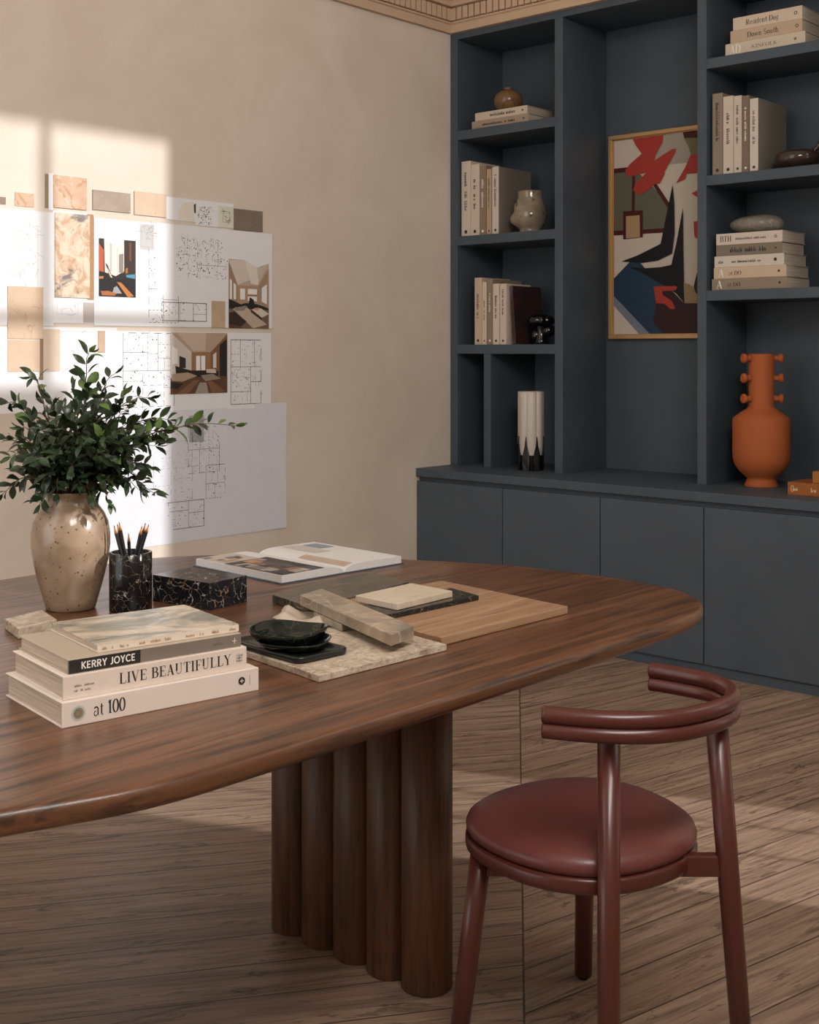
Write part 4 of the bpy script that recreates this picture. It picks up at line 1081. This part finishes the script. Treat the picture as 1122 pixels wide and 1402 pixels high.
M['sw_dark'] = speckled('dark_grey_swatch', '786c5d', '837767', '4a4239', 45, .22, .75, 0, 10)
M['sw_peach'] = marble('peach_marble_swatch', 'c09878', 'd8c2ae', 'e8dccf', 7, .12, .6, 'b58a66')
def floral():
    k = N('veined_marble_swatch'); co = k.tc.outputs['Object']
    a = k.noise(co, 16, 5, .6, 1.2); b = k.noise(k.mapping((1,1,1), loc=(3,1,2)), 11, 4, .6, .8)
    c = k.mix(k.ramp(a, [(.45, 0.0), (.6, 1.0)]), lin('d8c4ae'), lin('bd9a7b'))
    c = k.mix(k.ramp(b, [(.56, 0.0), (.66, .85)]), c, lin('5c5c60'))
    return k.out(c, .6)
M['sw_floral'] = floral()
M['sw_brown'] = plain('brown_wood_swatch', 'a57c56', .6, .15, 30)

# back layer: the large sheets
o, w, h = pin(sheet, 'large white sheet at the left edge of the wall with a faint traced sketch', 'paper', -40, 281, 73, 446, 0, M['paper'])
sketch(o, w, h, (.49, .33, .80, .87), 3, [M['inkb']], 46, .0012)
o, w, h = pin(sheet, 'white sheet behind the veined marble swatch and the small grey card', 'paper', 72, 288, 129, 443, .6, M['paper'])
sketch(o, w, h, (.1, .08, .6, .2), 4, [M['inkb']], 6)
o, w, h = pin(sheet, 'long white sheet on the wall behind the beige swatches above the plant', 'paper', -40, 446, 160, 560, .2, M['paper'])
o, w, h = pin(sheet, 'wide white sheet in the middle of the wall carrying the portrait photo', 'paper', 128.5, 298, 372, 450, 2, M['paper'])
plan(o, w, h, (.28, .04, .44, .90), 11, .0016, None, 4, 40)
plan(o, w, h, (.35, .06, .60, .24), 12, .0022, None, 3, 14, dashed=.2)
o2, w, h = pin(sheet, 'white sheet of elevation drawings lying over the wide sheet beside the right interior photo', 'paper', 214, 305, 313.5, 408, 3, M['paper'])
plan(o2, w, h, (.26, .26, .97, .84), 13, .0014, None, 4, 130, outer=False, dashed=.7)
m = MB(); seg(m, o2, (-.2*w, .36*h), (.2*w, .36*h), .0018); seg(m, o2, (.24*w, .40*h), (.45*w, .40*h), .0010)
o, w, h = pin(sheet, 'white sheet below the wide sheet with a tall floor plan and a room photo', 'paper', 61, 452, 371, 556, 1, M['paper'])
plan(o, w, h, (.31, .06, .53, .98), 21, .0016, None, 5, 60)
o, w, h = pin(sheet, 'narrow white sheet with a small black floor plan right of the room photo', 'paper', 312, 457, 370.5, 557.5, 2, M['paper'])
plan(o, w, h, (.06, .06, .76, .92), 22, .0020, None, 4, 50, dashed=.25)
o, w, h = pin(sheet, 'largest bluish tracing sheet at the bottom right of the wall with stepped floor plans', 'paper', 120, 562, 391.5, 722, .4, M['paper2'], bow=.004)
plan(o, w, h, (.47, .50, .63, .84), 31, .0015, None, 4, 40)
plan(o, w, h, (.30, .30, .49, .88), 32, .0012, [M['ink2'], M['ink2']], 4, 40)
plan(o, w, h, (.37, .10, .55, .30), 33, .0018, None, 3, 24, dashed=.15)
plan(o, w, h, (.56, .30, .66, .55), 34, .0014, None, 3, 16)
mm = MB(); mm.add([(.0005, (.475-.5)*w, (.73-.5)*h), (.0005, (.55-.5)*w, (.73-.5)*h), (.0005, (.55-.5)*w, (.93-.5)*h), (.0005, (.475-.5)*w, (.93-.5)*h)], [(0,1,2,3)])
mm.build('grey_print', flat('a2a4a4'), o, fix=False)

# top row of swatches
pin(SW, 'small grey-brown swatch cut by the left edge of the wall view', 'swatch', -14, 268, 7.5, 280, 0, plain('grey_brown_swatch', '8d7b6c', .8), thick=.002)
pin(SW, 'small peach swatch between the grey-brown one and the narrow strip', 'swatch', 20.5, 263, 46, 284, 0, M['sw_peach'], thick=.002)
pin(SW, 'narrow olive strip left of the peach marble swatch', 'swatch', 61.5, 238, 66, 285, 0, plain('olive_strip', '8d7f66', .8), thick=.002)
pin(sheet, 'narrow white paper strip left of the peach marble swatch', 'paper', 66, 237, 73, 288, .8, M['paper'])
pin(SW, 'peach and white marble swatch topmost on the wall', 'swatch', 72.5, 239, 118, 288, 1.2, M['sw_peach'], thick=.003)
pin(SW, 'grey-tan speckled swatch in the top row right of the peach marble', 'swatch', 126.5, 259.5, 178, 292, 1, M['sw_grey'], thick=.003)
pin(SW, 'beige swatch in the top row left of the white cards', 'swatch', 183.5, 261.5, 227, 298, 1, M['sw_beige'], thick=.003)
o, w, h = pin(sheet, 'white sheet with a cream card in the top row right of the beige swatch', 'paper', 227, 269, 268, 304, 1, M['paper'])
mm = MB(); mm.add([(.0004, (.40-.5)*w, (.06-.5)*h), (.0004, (.95-.5)*w, (.02-.5)*h), (.0004, (.93-.5)*w, (.90-.5)*h), (.0004, (.60-.5)*w, (.82-.5)*h), (.0004, (.42-.5)*w, (.45-.5)*h)], [(0,1,2,3,4)])
mm.add([(.0005, .44*w, -.1*h), (.0005, .5*w, -.1*h), (.0005, .5*w, .34*h), (.0005, .42*w, .26*h)], [(0,1,2,3)], 1)
mm.build('cream_card', [M['cream'], flat('3f4a40')], o, fix=False)
o, w, h = pin(sheet, 'white sheet with small printed symbols in the top row of the wall', 'paper', 267.5, 273.5, 319.5, 313, .6, M['paper'])
plan(o, w, h, (.06, .06, .40, .78), 41, .0012, None, 1, 46, outer=False)
o, w, h = pin(sheet, 'small greenish-white card with a plant sketch beside the dark grey swatch', 'paper', 298.5, 281.5, 319.3, 312.5, 2, plain('greenish_card', 'd6d6c4', .8))
sketch(o, w, h, (.3, .25, .75, .75), 42, [flat('49503f')], 10, .0016)
pin(SW, 'dark grey speckled swatch at the right end of the top row', 'swatch', 320, 285.5, 359, 318, 1, M['sw_dark'], thick=.003)

# second band
pin(SW, 'tall veined marble swatch with grey blotches left of the portrait photo', 'swatch', 74.5, 290.5, 122, 408.5, 2, M['sw_floral'], thick=.003)
pin(SW, 'narrow brown wood strip along the right side of the veined marble swatch', 'swatch', 119, 293, 127.8, 410.5, 1.2, M['sw_brown'], thick=.002)
pin(SW, 'small lilac-grey card below the veined marble swatch', 'swatch', 113.5, 414, 128.5, 442, 1.6, plain('lilac_grey_card', 'b8aca8', .8))
pin(SW, 'tan swatch with branching veins at the left of the wall', 'swatch', 10, 391.5, 58.3, 464, 1.5, marble('branching_tan_swatch', 'c7ad92', 'cdb8a2', 'b08a66', 9, .025, .7), thick=.003)
pin(SW, 'plain beige swatch directly below the tan veined swatch', 'swatch', 10.3, 465, 58, 508.5, 1.2, M['sw_beige'], thick=.002)
pin(SW, 'narrow dark brown strip right of the plain beige swatch', 'swatch', 54, 450, 58.3, 520, 2.4, plain('brown_strip', '8a6e52', .7), thick=.002)
pin(SW, 'pale beige card between the brown strip and the outlined white card', 'swatch', 58.5, 450.5, 81.5, 508, 2, plain('pale_beige_card', 'd0bda8', .8), thick=.002)
o, w, h = pin(sheet, 'small white card with a thin brown outline above the plant', 'paper', 81.5, 452, 128, 505, 2, M['paper'])
sketch(o, w, h, (.03, .03, .97, .97), 44, [M['inkb']], 5)
pin(SW, 'narrow tan strip of two samples right of the outlined white card', 'swatch', 133.5, 453, 143, 482.5, 2.2, M['sw_tan'], thick=.002)
pin(SW, 'small tan speckled swatch touching the lower left of the right interior photo', 'swatch', 289, 412, 307.5, 449, 3.2, M['sw_tan'], thick=.002)
o, w, h = pin(sheet, 'small grey print at the top left of the long floor plan', 'paper', 191, 306.5, 210, 342.5, 3.0, flat('c3c1c0', .8))
sketch(o, w, h, (.1, .1, .9, .9), 45, [M['ink2']], 16, .001)

# photographs of rooms (generic interiors)
o, w, h = pin(PH, 'portrait photo of a dark-furnished room with a white curtain, on the wide sheet', 'photo', 134.5, 326, 185, 407.5, 3.2, M['paper'])
pic(o, w, h, [('2b2422', [(0,0),(1,0),(1,1),(0,1)]), ('d9d3cd', [(.14,1),(.68,1),(.68,.45),(.45,.36),(.16,.42)]), ('b9b1aa', [(.3,.98),(.34,.98),(.34,.44),(.3,.44)]), ('c4beb8', [(.48,.86),(.5,.86),(.52,.4),(.5,.4)]), ('ece8e4', [(.14,1),(.68,1),(.5,.86)]),
    ('b5593a', [(0,.92),(.13,.80),(.13,.42),(0,.44)]), ('3d3130', [(0,1),(.13,1),(.13,.85),(0,.94)]), ('8d8178', [(.54,.74),(.66,.76),(.66,.42),(.54,.42)]), ('3a2d27', [(.68,1),(1,.97),(1,.3),(.68,.4)]), ('6b4426', [(.82,.96),(.88,.96),(.88,.62),(.82,.65)]), ('a86a34', [(.72,.5),(.78,.52),(.78,.42),(.72,.42)]),
    ('1d1b1c', [(0,.42),(.2,.40),(.42,.30),(.95,.33),(1,.3),(1,0),(0,0)]), ('c0773b', [(0,.34),(.12,.35),(.12,.31),(0,.30)]), ('4a90a8', [(.74,.39),(.98,.41),(.98,.33),(.74,.35)]), ('b8743c', [(.48,.26),(.6,.25),(.95,.02),(.78,0)]), ('9a9a9c', [(.4,.16),(.48,.19),(.62,.06),(.36,.06)]), ('a8693a', [(.05,.09),(.25,.1),(.48,.06),(.42,.02),(.08,.02)]), ('5a4a40', [(.17,.58),(.23,.55),(.36,.34),(.28,.34)]), ('d8cabc', [(.2,.5),(.24,.48),(.36,.33),(.32,.33)])])
o, w, h = pin(PH, 'photo of a pale vaulted studio room at the right edge of the wide sheet', 'photo', 312, 354.5, 367, 450, 4.4, M['paper'])
pic(o, w, h, [('b7a393', [(0,0),(1,0),(1,.97),(.86,.94),(.7,.90),(.4,1),(0,1)]), ('cfc4ba', [(0,.98),(.4,1),(.55,.72),(.22,.63)]), ('dad2c9', [(.4,1),(.7,.9),(1,.97),(.72,.64),(.55,.66)]), ('c2b4a6', [(.7,.9),(.86,.94),(1,.97),(.74,.66)]), ('9a8069', [(0,.98),(.22,.63),(.22,.36),(0,.30)]), ('e3e0dc', [(.03,.72),(.08,.69),(.08,.42),(.03,.42)]), ('e3e0dc', [(.12,.66),(.18,.63),(.18,.42),(.12,.42)]),
    ('a98d73', [(.22,.62),(.74,.63),(.74,.36),(.22,.36)]), ('e6e4e0', [(.28,.58),(.4,.58),(.4,.42),(.28,.42)]), ('e6e4e0', [(.47,.58),(.7,.58),(.7,.40),(.47,.40)]), ('8f755c', [(.47,.50),(.7,.50),(.7,.47),(.47,.47)]), ('a38a74', [(.74,.64),(1,.9),(1,.28),(.74,.36)]), ('dfe2e4', [(.82,.60),(.95,.66),(.95,.36),(.82,.40)]),
    ('2a2725', [(0,.42),(.1,.40),(.3,.35),(.42,.37),(.7,.36),(1,.3),(1,.2),(0,.2)]), ('2a2725', [(.52,.46),(.62,.42),(.64,.34),(.48,.34)]), ('6f5d4f', [(0,.28),(1,.28),(1,0),(0,0)]), ('b9a796', [(.1,.28),(.4,.33),(.95,.06),(.6,.0)]), ('3a2e28', [(0,.22),(.14,.24),(.44,.1),(.3,.02),(0,.06)]), ('cfc3b6', [(.56,.28),(.8,.3),(1,.22),(.82,.16)]), ('43342c', [(.56,.28),(.82,.16),(.82,.12),(.54,.24)]), ('c98a5c', [(.62,.3),(.76,.31),(.74,.27),(.64,.27)]), ('8b8076', [(.14,.3),(.46,.33),(.38,.26),(.16,.25)]), ('5a3c28', [(0,.06),(.4,.0),(0,0)])])
o, w, h = pin(PH, 'wide photo of a room with dark wood floor on the sheet below the wide one', 'photo', 232.7, 455, 310.5, 537.5, 3.0, M['paper'])
pic(o, w, h, [('a08a78', [(0,0),(1,0),(1,1),(0,1)]), ('b09a88', [(0,1),(1,1),(.7,.68),(.36,.68)]), ('c2b09f', [(.1,1),(.62,1),(.6,.70),(.4,.70)]), ('c9bfb5', [(0,1),(.36,.68),(.36,.34),(0,.26)]), ('e2ddd8', [(.03,.78),(.12,.72),(.12,.5),(.03,.48)]), ('33302f', [(.15,.62),(.26,.58),(.26,.42),(.15,.42)]), ('93714f', [(.36,.68),(.7,.68),(.7,.36),(.36,.36)]), ('e8e6e2', [(.44,.62),(.6,.62),(.6,.38),(.44,.38)]), ('a08a72', [(.51,.62),(.53,.62),(.53,.38),(.51,.38)]),
    ('7b5d44', [(.7,.68),(1,.98),(1,.2),(.7,.36)]), ('d5cec5', [(.74,.64),(.8,.68),(.8,.42),(.74,.42)]), ('2c2928', [(.86,.8),(.99,.9),(.99,.1),(.86,.26)]), ('2b2726', [(.08,.46),(.2,.42),(.36,.38),(.72,.38),(.84,.36),(.84,.26),(.1,.26)]), ('5b4434', [(0,.26),(1,.28),(1,0),(0,0)]), ('a4937f', [(.02,.33),(.3,.35),(.46,.29),(.2,.20),(.02,.22)]), ('8f8274', [(.52,.30),(.74,.32),(.88,.24),(.6,.2)]), ('7c5a40', [(.1,0),(.4,.22),(.5,.22),(.3,0)]), ('9b9187', [(.42,.0),(.5,.18),(.62,.18),(.66,.0)]), ('7c5a40', [(.72,.0),(.64,.2),(.72,.2),(.96,.02)]), ('2f2421', [(0,.2),(.22,.17),(.12,.08),(0,.1)]), ('c7b9a9', [(.62,.40),(.78,.40),(.8,.33),(.62,.34)])])

# ---------------------------------------------------------------- branches in the vase
def leafmat():
    k = N('leaf_green'); co = k.tc.outputs['Object']
    f = k.noise(co, 14, 3)
    c = k.ramp(f, [(.3, lin('1d2b1c')), (.5, lin('2b3d27')), (.64, lin('3b5030')), (.76, lin('586b38'))])
    k.out(c, .36, None, spec=.5, coat=.15)
    return k.m
M['leaf'] = leafmat()
M['leaf2'] = plain('young_leaf_green', '5f7a3c', .4, .2, 40)
M['stem'] = plain('branch_bark', '4a3527', .7, .15, 40)
mouth = Vector((vc.x, vc.y, TZ+.258))
vdep = vc.x*EX[1] + vc.y*EY[1]
def leaf(m, p, d, nrm, L, Wd, mi=0):
    d = d.normalized(); s = d.cross(nrm).normalized(); nrm = s.cross(d)
    rows = [(0, .02, 0), (.2, .66, .0), (.45, 1, .02), (.7, .78, .02), (.88, .38, -.03), (1, .02, -.09)]
    vs = []
    for t, w_, dz in rows:
        c = p + d*(t*L) + nrm*(dz*L)
        vs += [c - s*w_*Wd/2 + nrm*(.14*w_*Wd), c, c + s*w_*Wd/2 + nrm*(.14*w_*Wd)]
    fs = []
    for i in range(len(rows)-1):
        for j in range(2): fs.append((i*3+j, i*3+j+1, i*3+j+4, i*3+j+3))
    m.add(vs, fs, mi, True)
GBR = 'leafy branches in the speckled vase'
def branch(tip_px, dd, label, seed, t0=.30, sp=.0165, Lf=(.032, .050), bend=.5, young=False):
    rn = random.Random(seed)
    tip = EYE + ray(*tip_px)*(vdep + dd)
    ang = rn.uniform(0, 6.28); rad = rn.uniform(.008, .034)
    out = (tip - mouth); hz = Vector((out.x, out.y, 0)); hz = hz.normalized() if hz.length > .001 else Vector((1,0,0))
    base = Vector((vc.x, vc.y, TZ+.09)) - hz*.02 + Vector((rn.uniform(-.02,.02), rn.uniform(-.02,.02), 0))
    mid = mouth + hz*min(.036, .012+hz.dot(out)*.25) + Vector((rn.uniform(-.010,.010), rn.uniform(-.010,.010), .0))
    # control point lifts the branch before it arches outward
    ctrl = mid + Vector((out.x*.32, out.y*.32, max(.05, out.z*bend + .07)))
    pts = [base, base.lerp(mid, .5)]
    for i in range(17):
        t = i/16; p = mid*(1-t)**2 + ctrl*2*t*(1-t) + tip*t*t
        p = p + Vector((rn.uniform(-1,1), rn.uniform(-1,1), rn.uniform(-1,1)))*.0025*(1 if 0 < i < 16 else 0)
        pts.append(p)
    o = MB().tube(pts, [.0022 - .0016*i/(len(pts)-1) for i in range(len(pts))], 7).build('leafy_branch', M['stem'])
    tag(o, label, 'branch', GBR)
    m = MB(); arcpts = pts[2:]
    cum = [0]
    for a, b in zip(arcpts, arcpts[1:]): cum.append(cum[-1] + (b-a).length)
    s = cum[-1]*t0; side = 1; k = 0
    while s < cum[-1]:
        i = max(j for j in range(len(cum)) if cum[j] <= s); i = min(i, len(cum)-2)
        f = (s-cum[i])/(cum[i+1]-cum[i]); p = arcpts[i].lerp(arcpts[i+1], f); d = (arcpts[i+1]-arcpts[i]).normalized()
        u = d.cross(Vector((rn.uniform(-1,1), rn.uniform(-1,1), rn.uniform(-1,1)))).normalized()
        frac = s/cum[-1]
        for sg in (1, -1):
            if rn.random() < .12: continue
            ld = (d*rn.uniform(.45, .9) + u*sg*rn.uniform(.7, 1.0) + Vector((0,0,rn.uniform(-.25,.25)))).normalized()
            nn = (Vector((0,0,1)) + Vector((rn.uniform(-.8,.8), rn.uniform(-.8,.8), rn.uniform(-.3,.3))) - fwd*.5).normalized()
            if abs(nn.dot(ld)) > .9: nn = u.cross(ld)
            L = rn.uniform(*Lf)*(1.0 if frac < .8 else .80)
            leaf(m, p + u*sg*.0015, ld, nn, L, L*rn.uniform(.40, .50), 1 if rn.random() < (.35 if young else .05) else 0)
        s += sp*rn.uniform(.75, 1.3); k += 1
    d = (arcpts[-1]-arcpts[-2]).normalized()
    for q in range(2):
        ld = (d + Vector((rn.uniform(-.4,.4), rn.uniform(-.4,.4), rn.uniform(-.1,.4)))).normalized()
        leaf(m, arcpts[-1], ld, ld.cross(Vector((rn.uniform(-1,1), rn.uniform(-1,1), .3))).normalized(), Lf[0]*.9, Lf[0]*.36, 1 if young else 0)
    lv = m.build('leaves', [M['leaf'], M['leaf2']], o, fix=False)
    return o
named = [((322,583), .03, 'long branch of the vase reaching far right over the tracing sheet', .32, .020, True), ((122,482), -.02, 'tallest branch of the vase rising above the foliage', .3, .018, True),
         ((44,516), .02, 'branch of the vase rising at the upper left of the foliage', .3, .018, False), ((205,545), -.03, 'branch of the vase ending at the upper right of the foliage', .3, .0165, False),
         ((5,602), .06, 'long left branch of the vase cut by the picture edge', .3, .0165, False), ((214,676), -.05, 'low branch of the vase hanging right above the pencils', .3, .018, False),
         ((157,512), .04, 'branch of the vase just right of the tallest branch', .3, .018, False), ((4,676), -.03, 'lowest left branch of the vase drooping over the vase side', .3, .018, False),
         ((10,552), .02, 'branch of the vase reaching to the left edge at mid height', .3, .0165, False), ((232,575), .05, 'branch of the vase right of centre ending below the long branch', .3, .0165, False)]
for i, (tp, dd, lb, t0, sp, yg) in enumerate(named):
    branch(tp, dd, lb, 100+i, t0, sp, bend=.75 if tp[1] < 600 else .45, young=yg)
rest2 = [((30,585), .0), ((15,625), -.02), ((210,590), .06), ((225,605), -.02), ((170,540), .0), ((85,560), .05), ((50,630), -.10), ((190,670), -.08), ((78,675), -.10), ((125,680), -.10), ((205,640), .05), ((62,600), .0), ((112,590), -.07), ((148,605), -.05), ((180,612), -.09)]
common = 'short leafy branch in the dense middle of the foliage'
rest = [((70,545), -.09), ((100,530), .08), ((140,545), -.10), ((175,560), .09), ((55,590), -.12), ((90,575), -.06), ((125,565), .02), ((160,590), -.12), ((190,600), -.06),
        ((40,620), .10), ((30,640), -.08), ((75,625), -.14), ((115,610), -.13), ((150,625), -.14), ((185,635), -.10), ((215,610), .02), ((60,660), -.10), ((100,645), -.14), ((150,665), -.11), ((55,690), -.07), ((150,688), -.08),
        ((20,600), -.05), ((200,575), .10), ((80,600), .12), ((130,590), .13), ((170,620), .12), ((45,575), .12), ((105,560), -.10), ((140,640), .05), ((85,650), .05), ((195,655), -.04), ((28,660), .04),
        ((65,565), .05), ((120,545), -.05), ((150,570), .06), ((178,580), -.03), ((95,610), -.02), ((135,620), -.08), ((68,640), -.04), ((110,665), -.10), ((170,655), .02), ((222,590), -.05)]
for i, (tp, dd) in enumerate(rest + rest2):
    branch(tp, dd, common, 200+i, .15, .0150, (.031, .047), .5)

# ---------------------------------------------------------------- light
sd = bpy.data.lights.new('sun', 'SUN'); so = bpy.data.objects.new('sun', sd); COL.objects.link(so)
so.rotation_euler = Vector((-1, -SUN_SLOPE, -SUN_DROP)).to_track_quat('-Z', 'Y').to_euler()
so.location = (6, 6, 3)
sd.energy = 3.6; sd.color = (1.0, .98, .97); sd.angle = math.radians(.7)
wd = bpy.data.worlds.new('daylight'); scene.world = wd; wd.use_nodes = True
bg = wd.node_tree.nodes['Background']; bg.inputs[0].default_value = (.98, .96, .95, 1); bg.inputs[1].default_value = 1.9
def area(name, loc, target, sx, sy, power, col):
    l = bpy.data.lights.new(name, 'AREA'); l.shape = 'RECTANGLE'; l.size = sx; l.size_y = sy; l.energy = power; l.color = col
    o = bpy.data.objects.new(name, l); COL.objects.link(o); o.location = loc
    o.rotation_euler = (Vector(target) - Vector(loc)).to_track_quat('-Z', 'Y').to_euler(); return o
area('window_daylight', (XR-.03, .7, 3.0), (XR-3, 1.1, 1.4), 2.0, 1.5, 168, (1, .955, .91))  # soft fill lamp added inside the right wall, standing in for window light
area('window_daylight', (XR-.03, 4.2, 2.9), (XR-3, 3.6, 1.4), 1.0, 1.5, 12, (1, .955, .91))  # weaker added fill lamp, nearer the cabinets
scene.view_settings.view_transform = 'Standard'; scene.view_settings.look = 'None'
scene.view_settings.exposure = 0.0; scene.view_settings.gamma = 1.0; scene.view_settings.use_curve_mapping = False
scene.cycles.use_denoising = True
scene.cycles.max_bounces = 8; scene.cycles.diffuse_bounces = 5; scene.cycles.glossy_bounces = 4
scene.cycles.sample_clamp_indirect = 6
